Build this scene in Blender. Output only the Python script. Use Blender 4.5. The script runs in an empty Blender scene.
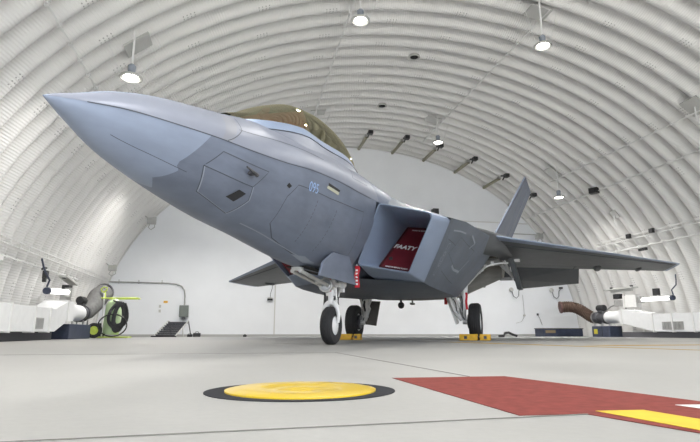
import bpy, bmesh, math, random
from math import sin, cos, pi, radians, atan2, sqrt
from mathutils import Vector, Matrix
random.seed(7)
S = bpy.context.scene
COL = S.collection

# ------------------------------------------------------------------ camera
CAM_Z = 0.196
cd = bpy.data.cameras.new('camera'); cam = bpy.data.objects.new('camera', cd); COL.objects.link(cam)
cam.location = (0, 0, CAM_Z)
cam.rotation_euler = (radians(90 + 11.95), 0, radians(-11.687))
cd.sensor_width = 36; cd.lens = 525.0 / 700 * 36; cd.clip_start = 0.05; cd.clip_end = 400
S.camera = cam
# ------------------------------------------------------------------ sky, sun, exposure
w = bpy.data.worlds.new('sky'); S.world = w; w.use_nodes = True
bg = w.node_tree.nodes['Background']
bg.inputs[0].default_value = (0.84, 0.91, 1.0, 1); bg.inputs[1].default_value = 4.5
sd = bpy.data.lights.new('sun', 'SUN'); sun = bpy.data.objects.new('sun', sd); COL.objects.link(sun)
sd.energy = 30.0; sd.angle = radians(1.5); sd.color = (1, .96, .9)
sun.rotation_euler = (radians(30), 0, radians(120))
S.view_settings.view_transform = 'Standard'; S.view_settings.look = 'None'
S.view_settings.gamma = 1.0; S.view_settings.use_curve_mapping = False
S.view_settings.exposure = -0.42

# ------------------------------------------------------------------ materials
def mat(name, col, rough=.6, metal=0, noise=0, nscale=6, spec=.5, emit=None, estr=0, bump=0, bscale=60, coat=0):
    m = bpy.data.materials.new(name); m.use_nodes = True
    nt = m.node_tree; b = nt.nodes['Principled BSDF']
    b.inputs['Base Color'].default_value = (*col, 1); b.inputs['Roughness'].default_value = rough
    b.inputs['Metallic'].default_value = metal; b.inputs['Specular IOR Level'].default_value = spec
    b.inputs['Coat Weight'].default_value = coat
    if emit: b.inputs['Emission Color'].default_value = (*emit, 1); b.inputs['Emission Strength'].default_value = estr
    if noise or bump:
        tc = nt.nodes.new('ShaderNodeTexCoord'); n = nt.nodes.new('ShaderNodeTexNoise')
        n.inputs['Scale'].default_value = nscale; n.inputs['Detail'].default_value = 6
        nt.links.new(tc.outputs['Object'], n.inputs['Vector'])
    if noise:
        mr = nt.nodes.new('ShaderNodeMapRange'); mr.inputs['From Min'].default_value = .3; mr.inputs['From Max'].default_value = .7
        mr.inputs['To Min'].default_value = 1 - noise; mr.inputs['To Max'].default_value = 1 + noise
        nt.links.new(n.outputs['Fac'], mr.inputs['Value'])
        mx = nt.nodes.new('ShaderNodeVectorMath'); mx.operation = 'SCALE'
        mx.inputs[0].default_value = col; nt.links.new(mr.outputs[0], mx.inputs['Scale'])
        nt.links.new(mx.outputs[0], b.inputs['Base Color'])
    if bump:
        n2 = nt.nodes.new('ShaderNodeTexNoise'); n2.inputs['Scale'].default_value = bscale
        nt.links.new(tc.outputs['Object'], n2.inputs['Vector'])
        bp = nt.nodes.new('ShaderNodeBump'); bp.inputs['Strength'].default_value = bump; bp.inputs['Distance'].default_value = .01
        nt.links.new(n2.outputs['Fac'], bp.inputs['Height']); nt.links.new(bp.outputs[0], b.inputs['Normal'])
    return m
M = {}
M['white'] = mat('painted_white_metal', (.78, .78, .77), .5, noise=.03)
M['duct'] = mat('duct_white_paint', (.80, .81, .82), .45, noise=.03)
M['light_grey'] = mat('light_grey_metal', (.55, .55, .53), .45, .2)
M['galv'] = mat('galvanised_steel', (.45, .45, .44), .4, .7, noise=.1)
M['steel'] = mat('bare_steel', (.5, .5, .5), .3, .9)
M['dark_steel'] = mat('dark_steel', (.10, .10, .11), .45, .5, noise=.2, nscale=20)
M['black'] = mat('black_plastic', (.018, .018, .02), .5)
M['rubber'] = mat('tyre_rubber', (.022, .022, .024), .75, noise=.15, nscale=30, bump=.2)
M['gearwhite'] = mat('landing_gear_white_enamel', (.80, .80, .80), .3, coat=.3)
M['yellow'] = mat('chock_yellow_paint', (.72, .42, .03), .55, noise=.15, nscale=12)
M['navy'] = mat('navy_blue_steel_box', (.035, .045, .08), .5, noise=.2)
M['lime'] = mat('lime_yellow_paint', (.62, .75, .12), .45)
M['palegreen'] = mat('pale_green_tank_paint', (.55, .70, .42), .35, coat=.2)
M['brown'] = mat('brown_fabric_hose', (.075, .045, .032), .85, noise=.2, nscale=20)
M['greyduct'] = mat('grey_fabric_duct', (.16, .16, .16), .8, noise=.2, nscale=10)
M['sign'] = mat('orange_yellow_sign', (.75, .42, .04), .5)
M['redcover'] = mat('red_cover_vinyl', (.13, .012, .02), .38, noise=.12, nscale=5)
M['redtag'] = mat('red_streamer_cloth', (.55, .02, .035), .6, noise=.1, nscale=15)
M['lettering'] = mat('white_lettering', (.75, .75, .75), .6)
M['tube_on'] = mat('lit_fluorescent_tube', (.9, .9, .9), .4, emit=(1, .98, .94), estr=3)
M['tube_off'] = mat('dim_tube_cover', (.26, .25, .17), .35)
M['lampglow'] = mat('lit_lamp_lens', (.9, .9, .9), .4, emit=(1, .97, .90), estr=22)
M['ridge'] = mat('back_wall_trim', (.66, .66, .65), .5)
# aircraft paints
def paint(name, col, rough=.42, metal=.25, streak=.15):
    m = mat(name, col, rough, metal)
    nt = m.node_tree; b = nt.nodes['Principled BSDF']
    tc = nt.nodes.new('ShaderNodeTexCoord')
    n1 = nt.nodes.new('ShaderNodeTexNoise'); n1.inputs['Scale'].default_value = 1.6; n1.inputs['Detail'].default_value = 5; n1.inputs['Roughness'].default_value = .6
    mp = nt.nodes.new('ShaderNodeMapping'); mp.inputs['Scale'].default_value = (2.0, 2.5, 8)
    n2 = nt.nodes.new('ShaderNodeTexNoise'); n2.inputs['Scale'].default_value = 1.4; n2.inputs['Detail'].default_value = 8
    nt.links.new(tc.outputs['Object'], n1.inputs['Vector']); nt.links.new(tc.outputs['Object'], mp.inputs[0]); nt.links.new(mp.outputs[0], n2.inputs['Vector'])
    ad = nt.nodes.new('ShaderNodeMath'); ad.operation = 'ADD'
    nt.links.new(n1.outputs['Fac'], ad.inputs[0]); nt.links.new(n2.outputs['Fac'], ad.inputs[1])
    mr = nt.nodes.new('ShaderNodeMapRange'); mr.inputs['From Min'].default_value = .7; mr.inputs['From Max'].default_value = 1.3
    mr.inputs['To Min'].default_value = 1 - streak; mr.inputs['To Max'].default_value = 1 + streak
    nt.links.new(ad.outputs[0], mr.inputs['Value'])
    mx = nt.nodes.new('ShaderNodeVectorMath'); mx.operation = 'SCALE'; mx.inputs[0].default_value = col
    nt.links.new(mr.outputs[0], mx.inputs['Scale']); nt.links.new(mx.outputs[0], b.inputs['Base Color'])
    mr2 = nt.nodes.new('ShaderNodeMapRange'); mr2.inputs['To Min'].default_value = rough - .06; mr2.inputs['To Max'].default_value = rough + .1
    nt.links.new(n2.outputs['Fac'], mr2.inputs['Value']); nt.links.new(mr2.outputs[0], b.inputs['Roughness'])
    return m
M['radome'] = paint('radome_light_blue_grey', (.255, .30, .395), .42, .15, .09)
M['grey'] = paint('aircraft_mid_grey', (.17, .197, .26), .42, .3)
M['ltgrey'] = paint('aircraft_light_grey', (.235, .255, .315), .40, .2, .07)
M['edge'] = paint('aircraft_edge_blue_grey', (.26, .32, .44), .38, .25, .06)
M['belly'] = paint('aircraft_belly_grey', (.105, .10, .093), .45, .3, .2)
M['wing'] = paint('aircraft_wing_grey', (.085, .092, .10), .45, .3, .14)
M['line'] = mat('panel_seam', (.075, .085, .105), .6)
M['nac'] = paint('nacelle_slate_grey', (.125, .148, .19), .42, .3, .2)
M['duct_in'] = paint('intake_duct_blue_grey', (.22, .27, .37), .45, .1, .06)
M['tail'] = paint('tailplane_shaded_grey', (.065, .07, .075), .5, .2, .14)  # darker than the wing grey: shading of the tailplane put into its colour
M['tan'] = paint('aft_lit_tan_grey', (.26, .25, .225), .5, .1, .2)  # tan grey, paled to stand in for light on the aft underside
M['pale'] = mat('pale_panel_trim', (.27, .30, .36), .5)
M['dark'] = mat('dark_opening_shade', (.02, .02, .02), .9)  # near-black stands in for the shade inside the vents and the nose wheel well
M['cream'] = mat('cream_patch', (.45, .46, .36), .5)
M['bluenum'] = mat('light_blue_lettering', (.30, .42, .66), .5)

def glass():
    m = bpy.data.materials.new('gold_tinted_canopy_glass'); m.use_nodes = True; nt = m.node_tree
    nt.nodes.remove(nt.nodes['Principled BSDF']); out = nt.nodes['Material Output']
    t = nt.nodes.new('ShaderNodeBsdfTransparent'); t.inputs[0].default_value = (.55, .50, .30, 1)
    g = nt.nodes.new('ShaderNodeBsdfGlossy'); g.inputs[0].default_value = (.95, .90, .66, 1); g.inputs['Roughness'].default_value = .03
    f = nt.nodes.new('ShaderNodeFresnel'); f.inputs[0].default_value = 2.0
    mr = nt.nodes.new('ShaderNodeMapRange'); mr.inputs['To Min'].default_value = .2; mr.inputs['To Max'].default_value = 1
    nt.links.new(f.outputs[0], mr.inputs['Value'])
    mx = nt.nodes.new('ShaderNodeMixShader'); nt.links.new(mr.outputs[0], mx.inputs[0])
    nt.links.new(t.outputs[0], mx.inputs[1]); nt.links.new(g.outputs[0], mx.inputs[2]); nt.links.new(mx.outputs[0], out.inputs[0])
    return m
M['glass'] = glass()

# ------------------------------------------------------------------ mesh helpers
class MB:
    def __init__(s): s.v = []; s.f = []
    def add(s, vs, fs):
        o = len(s.v); s.v += [tuple(v) for v in vs]; s.f += [tuple(i + o for i in f) for f in fs]; return s
    def box(s, c, d, rz=0, R=None):
        x, y, z = [k / 2 for k in d]
        vs = [Vector((a * x, b * y, e * z)) for a in (-1, 1) for b in (-1, 1) for e in (-1, 1)]
        R = R or Matrix.Rotation(rz, 3, 'Z')
        vs = [R @ v + Vector(c) for v in vs]
        return s.add(vs, [(0, 1, 3, 2), (4, 6, 7, 5), (0, 4, 5, 1), (2, 3, 7, 6), (0, 2, 6, 4), (1, 5, 7, 3)])
    def tube(s, path, r, n=8, cap=True):
        path = [Vector(p) for p in path]; rs = r if isinstance(r, (list, tuple)) else [r] * len(path)
        vs = []; fs = []; up = None
        for i, p in enumerate(path):
            t = (path[min(i + 1, len(path) - 1)] - path[max(i - 1, 0)]).normalized()
            if up is None:
                up = Vector((0, 0, 1)) if abs(t.z) < .9 else Vector((1, 0, 0))
            a = t.cross(up).normalized(); up = a.cross(t).normalized()
            for k in range(n):
                q = 2 * pi * k / n; vs.append(p + (a * cos(q) + up * sin(q)) * rs[i])
        for i in range(len(path) - 1):
            for k in range(n):
                fs.append((i * n + k, i * n + (k + 1) % n, (i + 1) * n + (k + 1) % n, (i + 1) * n + k))
        if cap: fs += [tuple(range(n))[::-1], tuple((len(path) - 1) * n + k for k in range(n))]
        return s.add(vs, fs)
    def rings(s, R, closed=True, cap=True):
        n = len(R[0]); vs = [p for r in R for p in r]; fs = []
        for i in range(len(R) - 1):
            for k in range(n if closed else n - 1):
                fs.append((i * n + k, i * n + (k + 1) % n, (i + 1) * n + (k + 1) % n, (i + 1) * n + k))
        if cap: fs += [tuple(range(n))[::-1], tuple((len(R) - 1) * n + k for k in range(n))]
        return s.add(vs, fs)
    def lathe(s, prof, c, axis, n=32):   # prof: (radius, along axis)
        ax = Vector(axis).normalized(); a = ax.orthogonal().normalized(); b = ax.cross(a)
        R = [[Vector(c) + ax * h + (a * cos(2 * pi * k / n) + b * sin(2 * pi * k / n)) * max(r, 1e-4) for k in range(n)] for r, h in prof]
        return s.rings(R, cap=not (abs(prof[0][0] - prof[-1][0]) < 1e-6 and abs(prof[0][1] - prof[-1][1]) < 1e-6))
    def prism(s, poly, d):
        d = Vector(d); n = len(poly); vs = [Vector(p) for p in poly] + [Vector(p) + d for p in poly]
        fs = [tuple(range(n))[::-1], tuple(range(n, 2 * n))] + [(i, (i + 1) % n, (i + 1) % n + n, i + n) for i in range(n)]
        return s.add(vs, fs)
    def build(s, name, m, parent=None, smooth=False, bevel=0, loc=None, rz=0):
        me = bpy.data.meshes.new(name); me.from_pydata(s.v, [], s.f); me.update()
        bm = bmesh.new(); bm.from_mesh(me); bmesh.ops.recalc_face_normals(bm, faces=bm.faces)
        if smooth:
            lim = radians(smooth if smooth is not True else 40)
            for f in bm.faces: f.smooth = True
            for e in bm.edges:
                if len(e.link_faces) == 2 and e.calc_face_angle(0) > lim: e.smooth = False
        bm.to_mesh(me); bm.free()
        for mm in (m if isinstance(m, list) else [m]): me.materials.append(mm)
        o = bpy.data.objects.new(name, me); COL.objects.link(o)
        if parent: o.parent = parent
        if loc: o.location = loc
        if rz: o.rotation_euler.z = rz
        if bevel:
            md = o.modifiers.new('bevel', 'BEVEL'); md.width = bevel; md.segments = 2; md.limit_method = 'ANGLE'
        return o
def tag(o, label=None, cat=None, group=None, kind=None):
    if label: o['label'] = label
    if cat: o['category'] = cat
    if group: o['group'] = group
    if kind: o['kind'] = kind
    return o
def thing(name, label, cat, loc=(0, 0, 0), rz=0, group=None):
    o = bpy.data.objects.new(name, None); COL.objects.link(o); o.location = loc; o.rotation_euler.z = rz
    o.empty_display_size = .2
    return tag(o, label, cat, group)
def copy_tree(o, parent=None):
    c = o.copy(); COL.objects.link(c)
    if parent: c.parent = parent
    for ch in [x for x in bpy.data.objects if x.parent == o]: copy_tree(ch, c)
    return c
def struct(o): o['kind'] = 'structure'; return o
def text_mesh(body, size, name, m, parent, origin, xdir, ydir, shear=0, off=.004, depth=.001, bold=0):
    cu = bpy.data.curves.new(name, 'FONT'); cu.body = body; cu.size = size; cu.align_x = 'CENTER'; cu.align_y = 'CENTER'; cu.shear = shear; cu.offset = bold; cu.extrude = depth
    o = bpy.data.objects.new(name, cu); COL.objects.link(o)
    bpy.context.view_layer.update()
    me = bpy.data.meshes.new_from_object(o.evaluated_get(bpy.context.evaluated_depsgraph_get())); me.materials.clear(); me.materials.append(m)
    bpy.data.objects.remove(o); o = bpy.data.objects.new(name, me); COL.objects.link(o)
    X = Vector(xdir).normalized(); Y = Vector(ydir); Y = (Y - X * Y.dot(X)).normalized(); Z = X.cross(Y)
    mt = Matrix((X, Y, Z)).transposed().to_4x4(); mt.translation = Vector(origin) + Z * off
    if parent: o.parent = parent
    o.matrix_local = mt
    return o

# ------------------------------------------------------------------ the shelter
XC, VA, VB = 5.43, 11.3, 9.1        # vault centre line, half width, height
Y0, Y1 = -6.0, 24.0
PITCH, GROOVE = .635, 12.28
A_RIB = .36
def ell(th, off=0): return (XC - (VA + off) * cos(th), (VB + off) * sin(th))
def vault_mesh():
    nth = 150; per = 12
    ys = []; y = GROOVE - PITCH * math.ceil((GROOVE - Y0) / PITCH)
    while y < Y1 - .01:
        for k in range(per):
            yy = y + PITCH * k / per; t = k / per
            ys.append((yy, A_RIB * (1 - sin(pi * t) ** .8)))
        y += PITCH
    ys = [q for q in ys if q[0] < Y1]; ys.append((Y1 + .05, A_RIB * .5))
    # arc length
    arc = [0]; ths = [pi * i / nth for i in range(nth + 1)]
    for i in range(nth):
        a, b = ell(ths[i]), ell(ths[i + 1]); arc.append(arc[-1] + math.dist(a, b))
    vs = []; fs = []
    for (yy, off) in ys:
        for th in ths:
            x, z = ell(th, off); vs.append((x, yy, z))
    n = nth + 1
    for i in range(len(ys) - 1):
        for k in range(nth): fs.append((i * n + k, i * n + k + 1, (i + 1) * n + k + 1, (i + 1) * n + k))
    me = bpy.data.meshes.new('ceiling'); me.from_pydata(vs, [], fs)
    uv = me.uv_layers.new(name='UVMap')
    for L in me.loops:
        vi = L.vertex_index; uv.data[L.index].uv = (arc[vi % n], ys[vi // n][0])
    for p in me.polygons: p.use_smooth = True
    o = bpy.data.objects.new('ceiling', me); COL.objects.link(o); return o
def vault_mat():
    m = mat('corrugated_vault_paint', (.70, .69, .665), .5, spec=.35); nt = m.node_tree; b = nt.nodes['Principled BSDF']
    N = nt.nodes.new; L = nt.links.new
    uv = N('ShaderNodeUVMap'); sp = N('ShaderNodeSeparateXYZ'); L(uv.outputs[0], sp.inputs[0])
    def math_(op, a, b_=None, c=None):
        n = N('ShaderNodeMath'); n.operation = op
        for i, v in enumerate((a, b_, c)):
            if v is None: continue
            if isinstance(v, (int, float)): n.inputs[i].default_value = v
            else: L(v, n.inputs[i])
        return n.outputs[0]
    sn = math_('SINE', math_('MULTIPLY', sp.outputs[0], 2 * pi / .066))
    bp = N('ShaderNodeBump'); bp.inputs['Distance'].default_value = .0035; bp.inputs['Strength'].default_value = 1.0
    L(sn, bp.inputs['Height']); L(bp.outputs[0], b.inputs['Normal'])
    # bolt clusters: rib number, staggered position along the arc
    ribn = math_('DIVIDE', math_('SUBTRACT', sp.outputs[1], GROOVE), PITCH)
    fl = math_('FLOOR', ribn); fr = math_('FRACT', ribn)
    par = math_('MULTIPLY', math_('MODULO', math_('ADD', fl, 100), 2), 1.9)
    cell = math_('FRACT', math_('DIVIDE', math_('ADD', sp.outputs[0], math_('ADD', par, .6)), 3.8))
    inx = math_('LESS_THAN', math_('ABSOLUTE', math_('SUBTRACT', cell, .5)), .048)
    iny = math_('LESS_THAN', math_('ABSOLUTE', math_('SUBTRACT', fr, .52)), .2)
    gx = math_('SUBTRACT', math_('FRACT', math_('MULTIPLY', math_('SUBTRACT', cell, .452), 1 / .024)), .5)
    gy = math_('SUBTRACT', math_('FRACT', math_('MULTIPLY', math_('SUBTRACT', fr, .32), 10)), .5)
    dd = math_('ADD', math_('MULTIPLY', math_('MULTIPLY', gx, gx), 2), math_('MULTIPLY', gy, gy))
    dot = math_('LESS_THAN', dd, .06)
    k = math_('MULTIPLY', math_('MULTIPLY', inx, iny), dot)
    no = N('ShaderNodeTexNoise'); no.inputs['Scale'].default_value = .8; no.inputs['Detail'].default_value = 5
    ns = N('ShaderNodeMapRange'); ns.inputs['To Min'].default_value = .93; ns.inputs['To Max'].default_value = 1.05
    L(uv.outputs[0], no.inputs['Vector']); L(no.outputs['Fac'], ns.inputs['Value'])
    f = math_('MULTIPLY', ns.outputs[0], math_('SUBTRACT', 1.0, math_('MULTIPLY', k, .45)))
    vm = N('ShaderNodeVectorMath'); vm.operation = 'SCALE'; vm.inputs[0].default_value = (.81, .805, .79)
    L(f, vm.inputs['Scale']); L(vm.outputs[0], b.inputs['Base Color'])
    return m
vlt = vault_mesh(); vlt.data.materials.append(vault_mat()); struct(vlt)

# back wall
bw = MB(); th = [pi * i / 100 for i in range(101)]
poly = [(ell(t, .2)[0], Y1, ell(t, .2)[1]) for t in th]; poly[0] = (XC - VA - .2, Y1, -.1); poly[-1] = (XC + VA + .2, Y1, -.1)
bw.prism(poly, (0, .3, 0))
M['wall'] = mat('white_painted_back_wall', (.84, .86, .89), .65, noise=.02, nscale=1.2)
struct(bw.build('wall_back', M['wall']))
edge = MB(); edge.tube([(ell(t, -.01)[0], Y1 - .03, ell(t, -.01)[1]) for t in th], .035, 6)
struct(edge.build('trim_1', M['ridge'], smooth=True))
sk = MB(); sk.box((XC, Y1 - .02, .05), (2 * VA - .2, .04, .1)); struct(sk.build('baseboard_back', mat('back_wall_skirting', (.42, .42, .41), .6)))
# wall seams / horizontal roof beam line on the back wall
for i, (x0, x1, z, h, d) in enumerate([(8.4, 16.3, 5.62, .05, .05), (9.5, 16.0, 5.08, .04, .03)]):
    t = MB(); t.box(((x0 + x1) / 2, Y1 - d / 2, z), (x1 - x0, d, h)); struct(t.build('trim_%d' % (i + 2), M['ridge'] if i == 0 else M['galv']))
t = MB(); t.box((1.52, Y1 - .015, 3.2), (.05, .03, 6.4)); struct(t.build('trim_4', mat('wall_seam', (.60, .60, .58), .6)))

# floor
def floor_mat():
    m = mat('painted_concrete_floor', (.62, .625, .61), .5, spec=.4); nt = m.node_tree; b = nt.nodes['Principled BSDF']
    N = nt.nodes.new; L = nt.links.new
    tc = N('ShaderNodeTexCoord'); n = N('ShaderNodeTexNoise'); n.inputs['Scale'].default_value = 1.3; n.inputs['Detail'].default_value = 9; n.inputs['Roughness'].default_value = .62
    L(tc.outputs['Object'], n.inputs['Vector'])
    n2 = N('ShaderNodeTexNoise'); n2.inputs['Scale'].default_value = 38; n2.inputs['Detail'].default_value = 5; L(tc.outputs['Object'], n2.inputs['Vector'])
    r = N('ShaderNodeMapRange'); r.inputs['From Min'].default_value = .3; r.inputs['From Max'].default_value = .7; r.inputs['To Min'].default_value = .88; r.inputs['To Max'].default_value = 1.08
    L(n.outputs['Fac'], r.inputs['Value'])
    r2 = N('ShaderNodeMapRange'); r2.inputs['To Min'].default_value = .94; r2.inputs['To Max'].default_value = 1.06; L(n2.outputs['Fac'], r2.inputs['Value'])
    mu = N('ShaderNodeMath'); mu.operation = 'MULTIPLY'; L(r.outputs[0], mu.inputs[0]); L(r2.outputs[0], mu.inputs[1])
    # unpainted grey concrete towards the back wall
    sp = N('ShaderNodeSeparateXYZ'); L(tc.outputs['Object'], sp.inputs[0])
    g = N('ShaderNodeMapRange'); g.inputs['From Min'].default_value = 14.0; g.inputs['From Max'].default_value = 14.6; L(sp.outputs[1], g.inputs['Value'])
    mx = N('ShaderNodeMix'); mx.data_type = 'RGBA'; mx.inputs[6].default_value = (.325, .322, .31, 1); mx.inputs[7].default_value = (.30, .30, .30, 1)
    L(g.outputs[0], mx.inputs[0])
    vm = N('ShaderNodeVectorMath'); vm.operation = 'SCALE'; L(mx.outputs[2], vm.inputs[0]); L(mu.outputs[0], vm.inputs['Scale']); L(vm.outputs[0], b.inputs['Base Color'])
    rr = N('ShaderNodeMapRange'); rr.inputs['To Min'].default_value = .38; rr.inputs['To Max'].default_value = .62; L(n.outputs['Fac'], rr.inputs['Value']); L(rr.outputs[0], b.inputs['Roughness'])
    bp = N('ShaderNodeBump'); bp.inputs['Strength'].default_value = .25; bp.inputs['Distance'].default_value = .002; L(n2.outputs['Fac'], bp.inputs['Height']); L(bp.outputs[0], b.inputs['Normal'])
    return m
fl = MB(); fl.box((XC, 6.95, -.1), (60, 34.7, .2)); struct(fl.build('floor', floor_mat()))
ap = MB(); ap.box((XC, -60.45, -.1), (160, 100, .2)); struct(ap.build('floor_apron', mat('outside_concrete_apron', (.62, .61, .58), .8, noise=.05, nscale=.5)))
# expansion joints of the slab
def joint(name, a, b, wd=.012):
    a, b = Vector((*a, .0012)), Vector((*b, .0012)); d = (b - a).normalized(); n = Vector((-d.y, d.x, 0)) * wd / 2
    j = MB(); j.prism([a - n, b - n, b + n, a + n], (0, 0, .001)); return struct(j.build(name, M['joint']))
M['joint'] = mat('floor_joint_filler', (.21, .205, .19), .9, spec=.1)
joint('trim_5', (-1.5, 1.05), (.84, 1.2), .006)
joint('trim_6', (.93, 5.2), (1.02, 2.29), .007)
joint('trim_7', (-5, 5.3), (.95, 5.15), .008)
joint('trim_8', (.6, 9.5), (14, 9.6), .02)

# ------------------------------------------------------------------ floor paint
def flat(poly, z0, h): return MB().prism([(x, y, z0) for x, y in poly], (0, 0, h))
M['redpaint'] = mat('worn_red_floor_paint', (.19, .045, .038), .85, spec=.15, noise=.18, nscale=25)
M['yelpaint'] = mat('yellow_floor_paint', (.60, .42, .05), .8, spec=.15, noise=.08, nscale=10)
M['blackpaint'] = mat('dark_ring_paint', (.03, .031, .035), .85, spec=.12, noise=.1, nscale=20)
d = thing('floor_disc', 'round yellow metal disc with a black painted ring on the bare floor', 'floor disc', (.215, 1.865, 0))
R1 = [(.322 * cos(2 * pi * k / 64), .295 * sin(2 * pi * k / 64)) for k in range(64)]
flat(R1, .0005, .002).build('ring', M['blackpaint'], d)
dm = MB(); dm.lathe([(.0, -.004), (.255, -.004), (.255, .004), (.24, .007), (.13, .008), (.10, .005), (.06, .006), (.03, .010), (0, .011)], (0, 0, .003), (0, 0, 1), 64)
dm = dm.build('disc', mat('glossy_yellow_disc', (.72, .50, .03), .28, coat=.4), d, smooth=35)
red = flat([(.66, 2.285), (1.185, 2.275), (1.31, 1.34), (1.42, .3), (.95, .3), (.90, .93), (.835, 1.205), (.665, 1.215)], .0006, .001)
tag(red.build('floor_stripe', M['redpaint']), 'wide worn red stripe painted across the white floor', 'floor marking')
ys_ = flat([(.885, 1.235), (1.015, 1.225), (1.13, .3), (1.0, .3)], .002, .001)
tag(ys_.build('floor_stripe', M['yelpaint']), 'short yellow stripe painted on top of the red stripe', 'floor marking')
ws = flat([(1.17, 1.29), (1.30, 1.27), (1.32, 1.12), (1.19, 1.15)], .002, .001)
tag(ws.build('floor_stripe', mat('white_floor_paint', (.7, .7, .7), .6)), 'small white patch painted on the red stripe at its right end', 'floor marking')
tag(flat([(1.5, 13.75), (14, 13.55), (14, 13.72), (1.5, 13.9)], .0006, .001).build('floor_line', mat('faded_yellow_line', (.52, .47, .30), .6)), 'long faded yellow line painted along the grey strip by the wheels', 'floor marking')
tag(flat([(4.0, 10.2), (4.95, 5.02), (5.06, 5.12), (4.35, 10.2)], .0006, .001).build('floor_line', mat('tan_line', (.40, .27, .06), .9, spec=.1)), 'thin tan yellow guide line slanting to the right over the white floor', 'floor marking')
tag(flat([(5.1, 7.35), (7.6, 7.3), (7.7, 7.0), (5.4, 6.9)], .0006, .001).build('floor_line', mat('ochre_mark', (.42, .28, .08), .9, spec=.1)), 'short ochre mark painted near the right edge of the floor', 'floor marking')

# ------------------------------------------------------------------ conduits along the vault
def vnorm(x, z):
    n = Vector(((x - XC) / VA ** 2, 0, z / VB ** 2)).normalized(); return -n
def conduit(label, X, Z, ya, yb, r, group='conduits running along the vault', clip=.03, every=1, mt='white'):
    th = atan2(Z / VB, (XC - X) / VA); x, z = ell(th, -.055)
    c = thing('conduit', label, 'conduit', (x, 0, z), group=None)
    MB().tube([(0, ya, 0), (0, yb, 0)], r * 1.25, 6).build('pipe', M[mt], c, smooth=True)
    k = math.ceil((ya - GROOVE) / PITCH); cm = None; nrm = vnorm(x, z)
    while GROOVE + (k + .5) * PITCH < yb:
        y = GROOVE + (k + .5) * PITCH
        if cm is None:
            cm = MB().box((0, 0, 0), (clip * 2.6, clip * 2.0, clip * 2.6)).build('clip', M['white'], c, loc=(-nrm.x * .01, y, -nrm.z * .01))
        else:
            o = cm.copy(); COL.objects.link(o); o.parent = c; o.location = (-nrm.x * .01, y, -nrm.z * .01)
        k += every
    return c
conduit('thin white conduit along the vault above the lamp at the left of the nose', -3.44, 5.64, 8, 20, .016)
conduit('thin white conduit along the crown passing behind the top centre lamp', 2.6, 8.82, 11, 22, .016)
conduit('thin white conduit along the upper vault left of the top right lamp', 7.97, 8.87, 11.5, 22, .016)
conduit('thin white conduit on the right vault at the height of the tail fin tip', 14.08, 5.85, 12.5, 23.8, .02)
conduit('thin white conduit above the black camera on the right vault', 13.13, 6.66, 11, 20, .016)
def tray(label, X, Z, ya, yb):
    th = atan2(Z / VB, (XC - X) / VA); x, z = ell(th, -.08)
    s = -1 if X < XC else 1
    c = thing('cable_tray', label, 'cable tray', (x, 0, z))
    for dz in (-.07, .07): MB().box((0, (ya + yb) / 2, dz), (.03, yb - ya, .03)).build('rail', M['white'], c)
    y = ya + .2; cm = None
    while y < yb:
        if cm is None: cm = MB().box((0, 0, 0), (.02, .03, .16)).box((s * .06, 0, .05), (.12, .02, .02)).build('rung', M['white'], c, loc=(0, y, 0))
        else:
            o = cm.copy(); COL.objects.link(o); o.parent = c; o.location.y = y
        y += .635
    return c
tray('white cable tray with rungs running along the left vault above the duct', -5.6, 2.35, 4, 23.6)
tray('white cable tray along the right vault above the wing tip', 15.57, 4.02, 12, 20.5)
conduit('thin white conduit below the cable tray on the right vault', 15.78, 3.6, 12.5, 20.0, .018)
conduit('thin cable run just under the tray on the left vault', -5.7, 2.0, 4, 20.0, .02)

LAMP_W = 200
# ------------------------------------------------------------------ high-bay lamps
def highbay(label, X, Y, Z, px, pz, dy=.5):
    """lamp disc centre X,Y,Z ; plate on the vault at px,pz"""
    t = thing('high_bay_lamp', label, 'ceiling lamp', (X, Y, Z), group='round high bay lamps hanging from the vault')
    MB().lathe([(0, .03), (.10, .03), (.21, .02), (.235, -.01), (.235, -.035), (.20, -.04), (.20, -.015), (0, -.015)], (0, 0, 0), (0, 0, 1), 32).build('reflector', M['light_grey'], t, smooth=35)
    MB().lathe([(0, -.016), (.15, -.016), (.15, -.03), (.08, -.042), (0, -.045)], (0, 0, 0), (0, 0, 1), 28).build('lens', M['lampglow'], t, smooth=True)
    MB().lathe([(0, .02), (.09, .02), (.10, .06), (.075, .10), (.085, .24), (.05, .28), (0, .28)], (0, 0, 0), (0, 0, 1), 16).build('ballast', mat('lamp_housing_grey', (.28, .31, .36), .45, .3) if 'lamp_housing_grey' not in bpy.data.materials else bpy.data.materials['lamp_housing_grey'], t, smooth=35)
    th = atan2(pz / VB, (XC - px) / VA); vx, vz = ell(th, -.02)
    top = Vector((vx - X, 0, vz - Z))
    ld = bpy.data.lights.new('lamp_light', 'AREA'); ld.shape = 'DISK'; ld.size = .36; ld.spread = radians(150); ld.energy = LAMP_W * (1.6 if Y > 15 else 1.0); ld.color = (1, .97, .92)
    lo = bpy.data.objects.new('lamp_light', ld); COL.objects.link(lo); lo.parent = t; lo.location = (0, 0, -.06)
    zt = VB * sqrt(max(0, 1 - ((X - XC) / VA) ** 2)) - Z
    MB().tube([(0, 0, .26), (0, 0, zt)], .022, 8).build('pole', M['white'], t, smooth=True)
    MB().tube([(.2, 0, 0), (.55, .1, zt * .8)], .008, 5).build('stay_wire', M['white'], t)
    MB().tube([(-.2, 0, 0), (-.55, -.1, zt * .8)], .008, 5).build('stay_wire', M['white'], t)
    n = vnorm(vx, vz); R = Matrix((Vector((n.z, 0, -n.x)), Vector((0, 1, 0)), n)).transposed()
    MB().box(top + Vector((0, dy, 0)), (.62, .52, .04), R=R).build('mounting_plate', M['light_grey'], t)
    return t
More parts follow.
